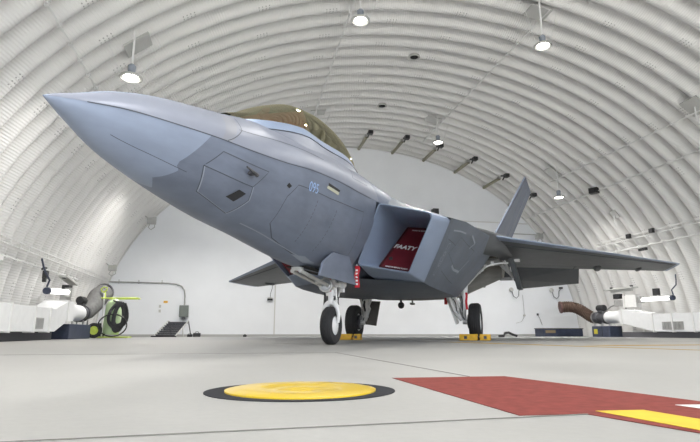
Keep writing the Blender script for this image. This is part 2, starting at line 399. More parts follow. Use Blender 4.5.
highbay('round lit high bay lamp hanging above the nose tip', -2.45, 10.9, 5.45, -2.49, 6.49)
highbay('round lit high bay lamp at the top centre above the canopy', 2.6, 11.3, 7.7, 2.7, 8.88)
highbay('round lit high bay lamp hanging at the top right of the vault', 7.5, 11.25, 7.57, 7.75, 8.87)
highbay('round lit high bay lamp above the tail among the grey tube lights', 7.59, 19.05, 7.75, 7.6, 8.9)
highbay('small lit high bay lamp hanging right of the tail fin', 12.71, 18.83, 5.66, 12.85, 6.85)
highbay('round high bay lamp seen through the canopy glass', 2.6, 19.05, 7.75, 2.7, 8.86)
highbay('round high bay lamp hidden behind the forward fuselage', -2.45, 18.9, 5.5, -2.45, 6.5)
for X_, Z_, W_ in ((-2.45, 5.5, 'far left'), (2.6, 7.7, 'left centre'), (7.5, 7.6, 'right centre'), (12.8, 5.6, 'far right')):      # the same rows go on towards the open door
    for Y_ in ((3.3, -4.0) if X_ < 12 else (11.1, 3.3, -4.0)):
        highbay('round high bay lamp of the %s row, %s' % (W_, {11.1: 'beyond the right edge of the picture', 3.3: 'above the nose towards the door', -4.0: 'just inside the open door'}[Y_]), X_, Y_, Z_, X_ + .02, Z_ + .7)
# bare bracket plates
def plate(label, X, Y, Z, s=.5):
    th = atan2(Z / VB, (XC - X) / VA); x, z = ell(th, -.03); n = vnorm(x, z)
    R = Matrix((Vector((n.z, 0, -n.x)), Vector((0, 1, 0)), n)).transposed()
    t = thing('mounting_bracket', label, 'bracket', (x, Y, z))
    MB().box((0, 0, 0), (s, s, .04), R=R).build('plate', M['light_grey'], t)
    MB().tube([n * .02, n * .02 + Vector((0, 0, -.45))], .02, 6).build('rod', M['white'], t)
    return t
plate('grey bracket plate at the right edge of the vault', 12.98, 12.15, 6.77, .6)
plate('pale bracket plate on the right vault above the cable tray', 14.85, 18.4, 4.9, .35)
# flat oval vents on the crown
for lab, X, Y in (('round vent in the crown of the vault nearer the lamp', 5.27, 15.05), ('round vent in the crown of the vault, the farther one behind', 5.23, 18.95)):
    t = thing('roof_vent', lab, 'vent', (X, Y, VB - .03)); 
    MB().lathe([(0, .05), (.17, .05), (.19, 0), (.19, -.03), (.15, -.03), (.14, .0), (0, .0)], (0, 0, 0), (0, 0, 1), 24).build('collar', M['light_grey'], t, smooth=35)
    MB().lathe([(0, .0), (.13, -.012), (.13, -.02), (0, -.02)], (0, 0, 0), (0, 0, 1), 20).build('opening', M['dark'], t)
# tube lights on the rear vault with black swivel mounts
spots = [(5.35, 'grey tube light on the rear vault, the one nearest the canopy'), (7.05, 'grey tube light on the rear vault, second from the canopy'), (8.65, 'grey tube light on the rear vault under the high bay lamp'),
         (10.3, 'grey tube light on the rear vault, third from the tail fin'), (11.83, 'grey tube light on the rear vault just left of the tail fin'), (13.15, 'grey tube light on the rear vault partly behind the tail fin')]
for X, lab in spots:
    z = VB * sqrt(1 - ((X - XC) / VA) ** 2) - .1; n = vnorm(X, z)
    t = thing('tube_light', lab, 'tube light', (X, 0, z), group='grey tube lights on the rear vault')
    MB().tube([(0, 22.1, -.05), (0, 23.75, -.05)], .075, 10).build('tube', M['tube_off'], t, smooth=True)
    MB().box((0, 22.15, -.0), (.14, .12, .12)).build('end_cap', M['galv'], t); MB().box((0, 23.7, 0), (.12, .08, .1)).build('end_cap', M['galv'], t)
    MB().tube([(0, 21.9, .02), (0, 21.75, -.02), (.02, 21.55, -.08)], .045, 6).box((.02, 21.45, -.1), (.2, .24, .16)).tube([(.0, 21.6, -.1), (-.05, 21.7, -.25)], .03, 6).build('swivel_mount', M['black'], t)

# ------------------------------------------------------------------ small devices
def device(name, label, cat, loc, parts):
    t = thing(name, label, cat, loc)
    for (nm, mb, mt) in parts: mb.build(nm, M[mt], t, smooth=35)
    return t
device('security_camera', 'black camera hanging under the conduit on the right vault', 'camera', (13.95, 18.27, 5.84),
       [('housing', MB().box((0, 0, 0), (.26, .34, .22), rz=.6).box((-.1, -.1, -.05), (.16, .2, .16), rz=.6), 'black'), ('mount', MB().tube([(0, 0, .05), (.12, 0, .2)], .03), 'galv')])
for lab, Y in (('small black box clipped to the right cable tray, farther one', 18.35), ('small black box clipped to the right cable tray, nearer one', 17.1)):
    device('sensor_box', lab, 'sensor', (15.4, Y, 4.02), [('body', MB().box((0, 0, 0), (.12, .18, .17)), 'black'), ('bracket', MB().box((.06, 0, .09), (.06, .05, .05)), 'galv')])
device('sensor_box', 'long black box on the lower conduit of the right vault', 'sensor', (15.7, 18.0, 3.44), [('body', MB().box((0, 0, 0), (.1, .4, .1)), 'black'), ('bracket', MB().box((.06, 0, .06), (.05, .3, .04)), 'galv')])
def flood(label, loc, s=1.0, sx=1):
    t = thing('flood_light', label, 'flood light', loc)
    MB().box((0, 0, 0), (.34 * s, .24 * s, .26 * s)).box((sx * .12 * s, -.12 * s, .0), (.16 * s, .06, .3 * s)).build('housing', M['galv'], t, bevel=.015)
    MB().tube([(-.05, 0, -.1), (-.12, -.02, -.28 * s), (0, -.02, -.38 * s), (.14, -.02, -.26 * s), (.12, 0, -.05)], .018, 6).build('cable_loop', M['galv'], t, smooth=True)
    MB().tube([(0, 0, 0), (-sx * .3 * s, 0, .22 * s)], .02, 6).build('arm', M['galv'], t)
    return t
flood('grey flood light on the upper left edge of the back wall', (-3.8, 22.9, 4.78), 1.0)
flood('grey flood light on the lower left edge of the back wall', (-5.1, 22.6, 2.72), .85)
flood('grey flood light at the right edge of the back wall beyond the wing root', (14.5, 23.4, 4.88), 1.0, -1)
for lab, x in (('round socket with dangling cable on the back wall by the hanging gear door', 13.1), ('round socket with dangling cable on the back wall under the tailplane tip', 15.3)):
    t = thing('wall_socket', lab, 'socket', (x, Y1 - .08, 2.25))
    MB().lathe([(0, -.04), (.09, -.04), (.11, 0), (.11, .05), (0, .05)], (0, 0, 0), (0, 1, 0), 14).build('cover', M['light_grey'], t, smooth=35)
    MB().tube([(0, -.04, -.1), (.05, -.05, -.32), (.2, -.06, -.42), (.33, -.06, -.3), (.36, -.05, -.05), (.5, -.04, .1)], .016, 6).build('cable', M['dark_steel'], t, smooth=True)
    MB().box((.5, -.02, .12), (.16, .1, .1)).build('plug', M['dark_steel'], t)
t = thing('pull_cord', 'black switch hanging on a cord from the back wall seam', 'switch', (1.3, Y1 - .06, 1.62))
MB().box((0, 0, 0), (.24, .08, .09)).build('switch_box', M['black'], t, bevel=.01)
MB().box((0, -.01, .07), (.2, .08, .04)).build('switch_cap', M['light_grey'], t)
MB().tube([(0, 0, .05), (.02, 0, .3), (.08, 0, .5), (.10, 0, .85), (.10, .02, 1.2)], .012, 6).build('cord', M['dark_steel'], t, smooth=True)
t = thing('wall_conduit', 'grey conduit crossing the left back wall and bending down to a box', 'conduit', (0, Y1 - .04, 0))
MB().tube([(-5.95, 0, 2.30), (-3.1, 0, 2.27), (-2.75, 0, 2.24), (-2.52, 0, 2.15), (-2.4, 0, 1.98), (-2.36, 0, 1.7), (-2.36, 0, 1.3)], .03, 8).build('pipe', M['galv'], t, smooth=True)
for x in (-5.1, -4.3, -3.35): MB().box((x, 0, 2.31), (.03, .05, .16)).build('clamp', M['galv'], t)
MB().tube([(-2.36, 0, .86), (-2.36, 0, .1)], .02, 6).build('lower_pipe', M['white'], t)
t = thing('junction_box', 'grey electrical box at the end of the wall conduit', 'electrical box', (-2.36, Y1 - .1, 1.08))
MB().box((0, 0, 0), (.38, .18, .5)).build('case', mat('grey_green_box', (.22, .24, .23), .5), t, bevel=.02)
MB().box((0, -.1, 0), (.32, .02, .44)).build('lid', mat('box_lid_grey', (.16, .18, .17), .5), t); MB().box((0, 0, -.3), (.16, .12, .1)).build('gland', M['dark_steel'], t)
tag(MB().box((-3.15, Y1 - .012, 1.47), (.17, .02, .09)).build('wall_sign', M['sign']), 'small orange sign on the left back wall', 'sign')
t = thing('wall_outlet', 'small white double outlet on the back wall below the orange sign', 'outlet', (-3.36, Y1 - .03, 1.18))
MB().box((0, 0, .1), (.09, .05, .12)).box((0, 0, -.1), (.09, .05, .12)).build('faceplate', M['light_grey'], t)
t = thing('signal_horn', 'black box on a ledge of the back wall above the intake', 'horn', (9.2, Y1 - .2, 5.98))
MB().box((0, 0, 0), (.3, .3, .3)).build('body', M['black'], t, bevel=.02); MB().box((0, .1, -.18), (.2, .2, .06)).build('bracket', M['galv'], t)
t = thing('cord_reel', 'thin cord hanging down the back wall right of the main wheel', 'cord', (13.7, Y1 - .04, 0))
MB().tube([(0, 0, 2.0), (.02, 0, 1.2), (.02, 0, .95)], .01, 5).tube([(.02, 0, .95), (-.15, 0, .7), (-.45, 0, .62)], .012, 5).build('cord', M['galv'], t)
MB().box((.02, 0, 1.0), (.12, .04, .08)).build('switch', M['light_grey'], t)
t = thing('cord_reel', 'short dark hook cord on the back wall above the long dark box', 'cord', (14.45, Y1 - .04, 1.05))
MB().tube([(0, 0, 0), (.12, 0, -.25), (.2, 0, -.5)], .012, 5).build('cord', M['galv'], t); MB().box((0, 0, 0), (.08, .06, .1)).build('hook', M['dark_steel'], t)

# ------------------------------------------------------------------ folding steps and things by the back wall
t = thing('boarding_steps', 'black grated folding steps standing by the left back wall', 'steps', (-2.62, 22.9, 0))
sl = MB()
for k in range(8):
    a = k / 7; sl.box((-.25 + .36 * a, -.35 + .7 * a, .10 + .50 * a), (.78, .12, .025))
    sl.box((-.25 + .36 * a, -.29 + .7 * a, .07 + .50 * a), (.78, .012, .05))
sl.build('tread', M['dark_steel'], t)
for dx in (-.40, .40): MB().tube([(-.28 + dx, -.42, .05), (.13 + dx, .40, .66)], .025, 6).build('side_rail', M['light_grey'], t)
for dx in (-.38, .40):
    MB().tube([(.13 + dx, .38, .64), (.26 + dx, .45, .02)], .022, 6).build('leg', M['dark_steel'], t)
    MB().tube([(-.05 + dx, 0, .36), (.0 + dx, -.02, .02)], .018, 6).build('leg', M['light_grey'], t)
MB().box((-.3, -.5, .03), (.95, .2, .05)).build('foot_plate', M['black'], t)
for lab, x, s in (('small black case on the floor right beside the folding steps', -2.0, .7), ('larger black case on the floor a little right of the folding steps', -1.72, 1.0), ('tiny black case on the floor left of the hanging switch', .25, .5)):
    t = thing('tool_box', lab, 'box', (x, 23.3, 0)); MB().box((0, 0, .08 * s), (.3 * s, .2, .16 * s)).build('case', M['black'], t, bevel=.02); MB().tube([(-.08 * s, 0, .15 * s), (-.05 * s, 0, .21 * s), (.05 * s, 0, .21 * s), (.08 * s, 0, .15 * s)], .012, 5).build('handle', M['black'], t)
t = thing('coiled_hose', 'black coiled hose lying on the floor right of the yellow chock', 'hose', (10.9, 20.5, 0))
MB().tube([(-.4, 0, .03), (-.2, -.1, .05), (-.1, 0, .16), (.1, .05, .18), (.25, 0, .1), (.45, .02, .04)], .05, 8).build('hose', M['black'], t, smooth=True)

# ------------------------------------------------------------------ ventilation ducts
def duct_left():
    t = thing('ventilation_duct', 'white rectangular ventilation duct along the left wall', 'duct', (-4.95, 0, 0))
    MB().box((0, 9.0, .49), (.62, 12, .56)).build('box_duct', M['duct'], t)
    for y in (13.55, 14.55, 12.2, 10.0): MB().box((0, y, .49), (.68, .05, .62)).build('flange', M['white'], t)
    MB().rings([[(-.31, 15, .21), (.31, 15, .21), (.31, 15, .77), (-.31, 15, .77)], [(-.31, 15.9, .47), (.31, 15.9, .47), (.31, 15.9, 1.03), (-.31, 15.9, 1.03)], [(-.3, 16.5, .5), (.3, 16.5, .5), (.3, 16.5, 1.05), (-.3, 16.5, 1.05)]]).build('riser', M['duct'], t)
    MB().box((0, 15.9, .75), (.68, .05, .62)).build('flange', M['white'], t)
    R = []
    for i, (y, k) in enumerate([(16.5, 0), (16.9, .7), (17.2, 1), (17.95, 1)]):
        ring = []
        for q in range(24):
            a = 2 * pi * q / 24; c, s_ = cos(a), sin(a); m_ = max(abs(c), abs(s_)); sq = (c / m_ * .29, s_ / m_ * .27); ro = (c * .27, s_ * .25)
            ring.append((sq[0] * (1 - k) + ro[0] * k, y, .77 + sq[1] * (1 - k) + ro[1] * k))
        R.append(ring)
    MB().rings(R).build('round_collar', M['duct'], t, smooth=35)
    g = MB()
    for k in range(6): g.box((.315, 13.66 + k * .09, .4), (.02, .045, .2))
    g.box((.312, 13.88, .4), (.01, .56, .26)); g.build('grille', M['galv'], t)
    return t
duct_left()
t = thing('fan_base', 'dark navy steel base box under the fan at the left wall', 'base', (-4.95, 17.35, 0))
MB().box((.05, 0, .21), (.5, 2.2, .42)).build('box', M['navy'], t, bevel=.02)
t = thing('duct_plinth', 'long low dark plinth under the white duct on the left', 'plinth', (-5.1, 9.2, 0))
MB().box((0, 0, .1), (.5, 12.6, .2)).build('box', mat('dark_grey_plinth', (.09, .09, .10), .7), t)
def fan(label, x, y, z, sgn):
    t = thing('duct_fan', label, 'fan', (x, y, z), group=None)
    MB().lathe([(.25, -.35), (.27, -.35), (.27, -.3), (.23, -.28), (.23, .05), (.27, .07), (.27, .12), (.23, .14), (.23, .35), (.0, .35)], (0, 0, 0), (0, 1, 0), 28).build('casing', M['dark_steel'], t, smooth=35)
    MB().lathe([(0, -.22), (.11, -.22), (.13, -.18), (.13, .2), (.1, .24), (0, .24)], (0, -.05, .40), (0, 1, 0), 16).build('motor', M['black'], t, smooth=35)
    MB().box((0, -.05, .28), (.18, .3, .06)).build('motor_foot', M['dark_steel'], t)
    for s in (-1, 1):
        for yy in (-.25, .25): MB().box((s * .16, yy, -.3), (.04, .05, .18)).build('foot', M['steel'], t)
    return t
fan('dark round fan with motor on top at the end of the left duct', -4.95, 18.32, .78, 1)
t = thing('exhaust_hood', 'dark grey fabric duct bending up behind the yellow green cart', 'duct', (-4.95, 18.7, .8))
pth = [(0, 0, 0), (.02, .3, .06), (.1, .6, .3), (.16, .9, .58), (.22, 1.3, .75)]
MB().tube(pth, [.23, .25, .30, .33, .31], 20).build('fabric', M['greyduct'], t, smooth=True)
MB().tube([pth[-1], (.235, 1.4, .78)], .32, 20).build('rim', M['dark_steel'], t, smooth=35)

def duct_right():
    t = thing('ventilation_duct', 'white rectangular ventilation duct along the right wall', 'duct', (15.2, 0, 0))
    MB().box((0, 11.3, .53), (.6, 11.4, .62)).build('box_duct', M['duct'], t)
    for y in (16.1, 15.2, 14.3, 12.5): MB().box((0, y, .53), (.66, .05, .68)).build('flange', M['white'], t)
    MB().rings([[(-.3, 17, .22), (.3, 17, .22), (.3, 17, .84), (-.3, 17, .84)], [(-.3, 18.45, .5), (.3, 18.45, .5), (.3, 18.45, 1.06), (-.3, 18.45, 1.06)], [(-.3, 18.75, .52), (.3, 18.75, .52), (.3, 18.75, 1.08), (-.3, 18.75, 1.08)]]).build('riser', M['duct'], t)
    MB().box((0, 17.0, .53), (.66, .05, .68)).build('flange', M['white'], t); MB().box((0, 18.6, .79), (.66, .05, .62)).build('flange', M['white'], t)
    R = []
    for i, (y, k) in enumerate([(18.75, 0), (19.0, .7), (19.2, 1), (19.75, 1)]):
        ring = []
        for q in range(24):
            a = 2 * pi * q / 24; c, s_ = cos(a), sin(a); m_ = max(abs(c), abs(s_)); sq = (c / m_ * .29, s_ / m_ * .27); ro = (c * .27, s_ * .25)
            ring.append((sq[0] * (1 - k) + ro[0] * k, y, .80 + sq[1] * (1 - k) + ro[1] * k))
        R.append(ring)
    MB().rings(R).build('round_collar', M['duct'], t, smooth=35)
    g = MB()
    for k in range(6): g.box((-.315, 15.72 + k * .15, .42), (.02, .07, .22))
    g.box((-.305, 16.1, .42), (.01, .95, .28)); g.build('grille', M['galv'], t)
duct_right()
fan('dark round fan with motor on top at the end of the right duct', 15.1, 20.1, .80, -1)
t = thing('fan_base', 'black steel base box with a yellow label under the right fan', 'base', (15.05, 19.7, 0))
MB().box((-.05, 0, .22), (.6, 1.1, .44)).build('box', M['navy'], t, bevel=.02)
MB().box((-.355, .3, .22), (.01, .22, .2)).build('label_plate', mat('yellow_label', (.55, .48, .03), .5), t)
MB().box((-.355, -.1, .22), (.01, .02, .38)).build('door_seam', M['black'], t)
t = thing('duct_plinth', 'long low dark plinth under the white duct on the right', 'plinth', (15.25, 11.8, 0))
MB().box((0, 0, .1), (.5, 14, .2)).build('box', bpy.data.materials['dark_grey_plinth'], t)
# flexible brown hose
t = thing('exhaust_hose', 'flexible brown fabric hose fixed to the right fan', 'hose', (15.1, 20.45, .8))
def bez(P, n):
    out = []
    for i in range(n + 1):
        u = i / n; Q = [Vector(p) for p in P]
        while len(Q) > 1: Q = [Q[k].lerp(Q[k + 1], u) for k in range(len(Q) - 1)]
        out.append(Q[0])
    return out
hp = bez([(0, 0, 0), (-.02, .35, -.05), (-.1, .55, .3), (-.45, .75, .62), (-.75, .85, .50), (-1.05, .95, .48)], 40)
MB().tube(hp, [.235 + (.012 if k % 2 else -.008) for k in range(41)], 20).build('hose', M['brown'], t, smooth=25)
MB().tube([hp[-2], hp[-1] + (hp[-1] - hp[-2]) * .8], .262, 20).build('end_rim', mat('maroon_rim', (.10, .045, .04), .6), t, smooth=35)
MB().tube([hp[0], hp[1]], .255, 20).build('clamp', M['steel'], t, smooth=35)
# long dark box by back wall
t = thing('storage_box', 'long low dark box on the floor against the back wall at the right', 'storage box', (14.95, 22.6, 0))
MB().box((-.3, 0, .17), (2.05, .7, .34)).build('box', M['navy'], t, bevel=.02)
MB().box((-.3, 0, .355), (2.1, .74, .04)).build('lid', M['dark_steel'], t, bevel=.01)
MB().box((-.95, -.355, .22), (.5, .02, .12)).build('label_plate', mat('khaki_label', (.22, .17, .10), .7), t)

# ------------------------------------------------------------------ wall lights, boxes left and right
def strip_light(label, x, y0, y1, z0, z1, s):
    t = thing('fluorescent_light', label, 'fluorescent light', (x, y0, z0))
    L_ = y1 - y0; dz = z1 - z0
    MB().tube([(0, .12, dz * .05), (0, L_, dz)], .075, 12).build('tube', M['tube_on'], t, smooth=True)
    MB().tube([(0, 0, 0), (0, .12, dz * .05)], .095, 14).build('end_cap', M['navy'], t, smooth=35)
    MB().box((0, L_ + .08, dz), (.16, .18, .26)).build('socket', M['galv'], t)
    MB().tube([(0, 0, .1), (-s * .05, .0, .28), (-s * .0, -.18, .45), (s * .1, -.1, .62), (s * .2, 0, .85)], .025, 6).build('cable', M['navy'], t, smooth=True)
    MB().box((s * .18, L_ / 2, dz / 2), (.3, .06, .06)).build('arm', M['white'], t)
    return t
strip_light('lit fluorescent tube on the left wall above the duct', -5.05, 15.35, 17.1, 1.27, 1.36, -1)
strip_light('lit fluorescent tube on the right wall above the duct', 15.5, 16.55, 18.1, 1.43, 1.44, 1)
def control(label, loc, s, items):
    t = thing('control_station', label, 'control box', loc)
    for nm, mb, mt in items: mb.build(nm, M[mt], t, bevel=.008)
    return t
control('black swivel camera hanging above the left wall tube', (-5.3, 15.9, 1.75), 1, [('camera_body', MB().box((0, 0, 0), (.12, .16, .22)).box((0, -.05, -.15), (.09, .1, .12)), 'black'), ('camera_arm', MB().tube([(0, -.3, .12), (0, 0, .18), (-.15, .2, .2)], .03), 'black')])
control('grey tilted panel with black boxes right of the left wall tube', (-5.25, 17.5, 1.65), 1, [
    ('panel', MB().box((.05, .1, .1), (.25, 1.15, .06), R=Matrix.Rotation(radians(-8), 3, 'X')), 'light_grey'),
    ('box', MB().box((0, .2, -.15), (.2, .36, .22)), 'black'), ('lower_box', MB().box((0, .15, -.42), (.2, .4, .26)), 'galv'), ('pipe', MB().tube([(0, .3, -.5), (0, .5, -.62), (0, .8, -.68)], .03), 'galv'), ('knob', MB().box((.05, -.35, .16), (.08, .1, .1)), 'black')])
control('grey tilted panel on a black stand above the right fan', (15.45, 19.0, 1.85), 1, [
    ('panel', MB().box((-.05, .15, .1), (.3, 1.7, .06)).box((-.05, .1, .02), (.1, 1.2, .1)), 'light_grey'), ('lamp', MB().box((-.05, -.5, .16), (.08, .1, .08)).box((-.05, .7, .16), (.08, .1, .08)), 'black'),
    ('box', MB().box((-.05, .35, -.2), (.2, .32, .2)), 'black'), ('lower_box', MB().box((-.05, .3, -.48), (.2, .36, .24)), 'galv'), ('pipe', MB().tube([(0, .5, -.5), (0, .9, -.6), (-.1, 1.1, -.75)], .03), 'galv'),
    ('post', MB().tube([(0, 0, -.15), (0, 0, -.85)], .03), 'dark_steel')])
control('pale grey metal cabinet on the right wall beside the tilted panel', (15.55, 18.75, 1.42), 1, [('cabinet', MB().box((0, 0, 0), (.25, .75, .5)), 'white'), ('door_edge', MB().box((-.13, .25, 0), (.02, .03, .5)), 'light_grey')])
control('black swivel camera above the right wall tube', (15.55, 17.4, 1.7), 1, [('camera_body', MB().box((0, 0, 0), (.14, .24, .26)), 'black'), ('camera_arm', MB().tube([(0, 0, 0), (.1, 0, -.25)], .03), 'white')])
control('white boxes clamped under the cable tray at the far left', (-5.45, 12.6, 1.95), 1, [('box', MB().box((0, 0, 0), (.2, .7, .16)), 'light_grey'), ('lower_box', MB().box((0, .55, -.1), (.16, .4, .1)), 'white')])

# ------------------------------------------------------------------ yellow-green cart with hose
t = thing('service_cart', 'yellow green service cart with tank and black hose by the left wall', 'cart', (-4.30, 19.5, 0))
for y in (-.32, .32):
    wv = MB(); wv.lathe([(.14, -.05), (.22, -.06), (.25, -.03), (.25, .03), (.22, .06), (.14, .05), (.14, -.05)], (-.42, y, .25), (0, 1, 0), 28).build('wheel', M['rubber'], t, smooth=35)
    hb = MB(); hb.lathe([(0, -.052), (.05, -.052), (.06, -.04), (.15, -.045), (.15, .045), (.06, .04), (.05, .052), (0, .052)], (-.42, y, .25), (0, 1, 0), 20).build('hub', M['lime'], wv.id_data if False else t, smooth=35)
MB().tube([(-.42, -.32, .25), (-.42, .32, .25)], .025, 8).build('axle', M['dark_steel'], t)
MB().lathe([(0, 0), (.24, .0), (.27, .05), (.27, .95), (.22, 1.08), (.1, 1.16), (.07, 1.22), (0, 1.22)], (.02, 0, .12), (0.06, 0, 1), 28).build('tank', M['palegreen'], t, smooth=35)
for y in (-.22, .22): MB().tube([(-.2, y, .05), (-.22, y, 1.0), (-.24, y, 1.5)], .028, 8).build('upright', M['white'], t)
MB().tube([(-.45, -.25, 1.32), (.85, -.25, 1.34)], .022, 8).tube([(-.45, .25, 1.32), (.85, .25, 1.34)], .022, 8).tube([(.85, -.25, 1.34), (.85, .25, 1.34)], .022, 8).tube([(-.45, -.25, 1.32), (-.45, .25, 1.32)], .022, 8).build('top_rail', M['lime'], t, smooth=35)
MB().tube([(-.30, -.2, 1.52), (-.36, -.2, 1.62), (-.28, -.2, 1.70), (-.16, -.2, 1.68), (-.18, -.2, 1.58), (-.28, -.2, 1.52)], .02, 8).tube([(-.22, -.2, 1.52), (-.2, -.2, 1.32)], .03, 8).build('handle', M['lime'], t, smooth=35)
MB().box((.1, 0, .03), (1.1, .65, .04)).build('base_plate', M['lime'], t)
rr = random.Random(3)
for k in range(10):
    a = rr.uniform(-.14, .10); h = MB(); wv = .12 + .028 * k
    pts = [(.38 + a, -.3, 1.18), (.30 - wv * .8 + a, -.34, .95), (.20 - wv * 1.1 + a, -.36, .40), (.25 + a, -.36, -.28 + .06 * k), (.42 + wv * .9 + a, -.36, .0 + .03 * k), (.5 + wv * .5, -.34, .8), (.42 + a, -.3, 1.16)]
    MB().tube(bez(pts, 20), .036, 7).build('hose', M['black'], t, smooth=True)
lp = [(.05 + .50 * cos(q) * .9 + .1, -.38, .42 + .36 * sin(q)) for q in [2 * pi * i / 28 for i in range(29)]]
MB().tube(lp, .022, 7).build('hose', M['black'], t, smooth=True)
MB().tube([(.38, -.3, 1.18), (.2, -.3, 1.2), (.05, -.1, 1.25)], .035, 8).build('hose_fitting', M['dark_steel'], t)

# ------------------------------------------------------------------ the aircraft
RZ = radians(59.163); AX, AY, XN = 1.4221, 8.3424, 5.5
def P(x, l, z): return Vector((x - XN, -l, z))          # x aft of the nose, l to the left wing, z up
def world(x, l, z):
    p = P(x, l, z); return Vector((AX + p.x * cos(RZ) - p.y * sin(RZ), AY + p.x * sin(RZ) + p.y * cos(RZ), p.z))
jet = thing('fighter_jet', 'grey twin tail fighter jet parked inside the shelter with its nose towards the viewer', 'aircraft', (AX, AY, 0), RZ)
def athing(name, label, cat, x, l, z, group=None):
    t = thing(name, label, cat, world(x, l, z), RZ, group); t['o'] = 0; del t['o']; return t, P(x, l, z)
def rel(mb, o): mb.v = [tuple(Vector(v) - o) for v in mb.v]; return mb
SEC = [[0.05, 0.003, 1.770, 1.773, 1.767, 1.6, 2.0], [0.12, 0.042, 1.784, 1.815, 1.738, 1.6, 2.0], [0.3, 0.125, 1.812, 1.90, 1.667, 1.6, 2.0], [0.6, 0.228, 1.858, 2.05, 1.545, 1.6, 1.95],
 [1.0, 0.34, 1.889, 2.194, 1.454, 1.6, 1.9], [1.5, 0.445, 1.927, 2.325, 1.364, 1.6, 1.85], [2.0, 0.52, 1.957, 2.446, 1.29, 1.65, 1.8], [2.6, 0.59, 2.017, 2.60, 1.234, 1.8, 1.75], [3.2, 0.64, 2.103, 2.676, 1.159, 1.9, 1.7],
 [4.0, 0.69, 2.174, 2.77, 1.08, 1.9, 1.7], [5.0, 0.72, 2.234, 2.87, 1.072, 1.8, 1.7], [5.9, 0.75, 2.309, 2.99, 1.085, 1.6, 1.7], [6.6, 0.80, 2.40, 3.00, 1.085, 1.5, 1.7], [7.2, .9, 2.46, 2.94, 1.087, 1.4, 1.7], [7.8, 1.0, 2.50, 2.90, 1.108, 1.4, 1.7]]
def sec(x):
    x = min(max(x, .05), 7.8)
    for i in range(len(SEC) - 1):
        if x <= SEC[i + 1][0]: break
    a, b = SEC[i], SEC[i + 1]; h = b[0] - a[0]; t = (x - a[0]) / h
    out = []
    for k in range(1, 7):
        def sl(j):
            if j <= 0: return (SEC[1][k] - SEC[0][k]) / (SEC[1][0] - SEC[0][0])
            if j >= len(SEC) - 1: return (SEC[-1][k] - SEC[-2][k]) / (SEC[-1][0] - SEC[-2][0])
            return (SEC[j + 1][k] - SEC[j - 1][k]) / (SEC[j + 1][0] - SEC[j - 1][0])
        m0, m1 = sl(i) * h, sl(i + 1) * h
        out.append((2 * t ** 3 - 3 * t ** 2 + 1) * a[k] + (t ** 3 - 2 * t ** 2 + t) * m0 + (-2 * t ** 3 + 3 * t ** 2) * b[k] + (t ** 3 - t ** 2) * m1)
    return out
def surf(x, deg, off=0):
    L, zc, zt, zb, nu, nl = sec(x)
    a = radians(deg); c, s = cos(a), sin(a); m = nu if s > 0 else nl
    if s < 0 and x > 5.6: L *= 1 - .22 * min(1, (x - 5.6) / .12)
    l = (L + off) * abs(c) ** (2 / m) * (1 if c >= 0 else -1)
    z = zc + ((zt - zc) if s > 0 else (zc - zb)) * abs(s) ** (2 / m) * (1 if s > 0 else -1) + (off * s)
    return l, z
def seam_skew(dg):                       # faceted paint joint of the radome, same on both flanks
    if dg > 0: return 0
    d = min(-dg, 180 + dg); T = [(0, 0), (21, .14), (38, .245), (44, .245), (47, .20), (60, .27), (72, .34), (89, .22), (91, .22)]
    for i in range(len(T) - 1):
        if d <= T[i + 1][0]: break
    a, b = T[i], T[i + 1]; return a[1] + (b[1] - a[1]) * (d - a[0]) / (b[0] - a[0])
def body(x0, x1, n, skew0=0, skew1=0, a0=-180, a1=180, na=96):
    mb = MB(); R = []
    for i in range(n + 1):
        t = i / n; t = t; x = x0 + (x1 - x0) * t; ring = []
        for k in range(na):
            dg = a0 + (a1 - a0) * k / na
            xx = x - (skew0 * (1 - t) + skew1 * t) * seam_skew(dg)
            l, z = surf(xx, dg); ring.append(P(xx, l, z))
        R.append(ring)
    return mb.rings(R)
def sharp_chine(o): return o
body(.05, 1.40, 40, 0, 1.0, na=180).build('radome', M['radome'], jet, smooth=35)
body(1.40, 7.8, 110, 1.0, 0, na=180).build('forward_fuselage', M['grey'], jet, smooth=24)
# light upper band between chine and spine (light from above put into the colour, own mesh just proud of the hull)
def patch(pts_fn, name, m, off=.004):
    pass
def strip(path, wdt, off=.0035, mb=None, sub=6):
    """thin seam following the skin; path in (x, deg)"""
    mb = mb or MB(); Q = []
    for i in range(len(path) - 1):
        for k in range(sub): 
            t = k / sub; Q.append((path[i][0] + (path[i + 1][0] - path[i][0]) * t, path[i][1] + (path[i + 1][1] - path[i][1]) * t))
    Q.append(path[-1]); V = [P(x, *surf(x, d, off)) for x, d in Q]
    vs = []
    for i, v in enumerate(V):
        x, d = Q[i]
        tn = (V[min(i + 1, len(V) - 1)] - V[max(i - 1, 0)]).normalized()
        du = (P(x, *surf(x, d + 1, off)) - P(x, *surf(x, d - 1, off))).normalized()
        dx = (P(x + .02, *surf(x + .02, d, off)) - P(x - .02, *surf(x - .02, d, off))).normalized()
        nn = du.cross(dx).normalized(); side = nn.cross(tn).normalized() * wdt / 2
        vs += [v - side, v + side]
    return mb.add(vs, [(2 * i, 2 * i + 1, 2 * i + 3, 2 * i + 2) for i in range(len(V) - 1)])
def skin(corners, off=.004, n=8, mb=None):
    """quad patch lying on the skin; corners (x,deg) in order"""
    mb = mb or MB(); vs = []
    A, B, C, D = corners
    for i in range(n + 1):
        for j in range(n + 1):
            u, v = i / n, j / n
            x = (A[0] * (1 - u) + B[0] * u) * (1 - v) + (D[0] * (1 - u) + C[0] * u) * v
            d = (A[1] * (1 - u) + B[1] * u) * (1 - v) + (D[1] * (1 - u) + C[1] * u) * v
            vs.append(P(x, *surf(x, d, off)))
    m_ = n + 1
    return mb.add(vs, [(i * m_ + j, (i + 1) * m_ + j, (i + 1) * m_ + j + 1, i * m_ + j + 1) for i in range(n) for j in range(n)])
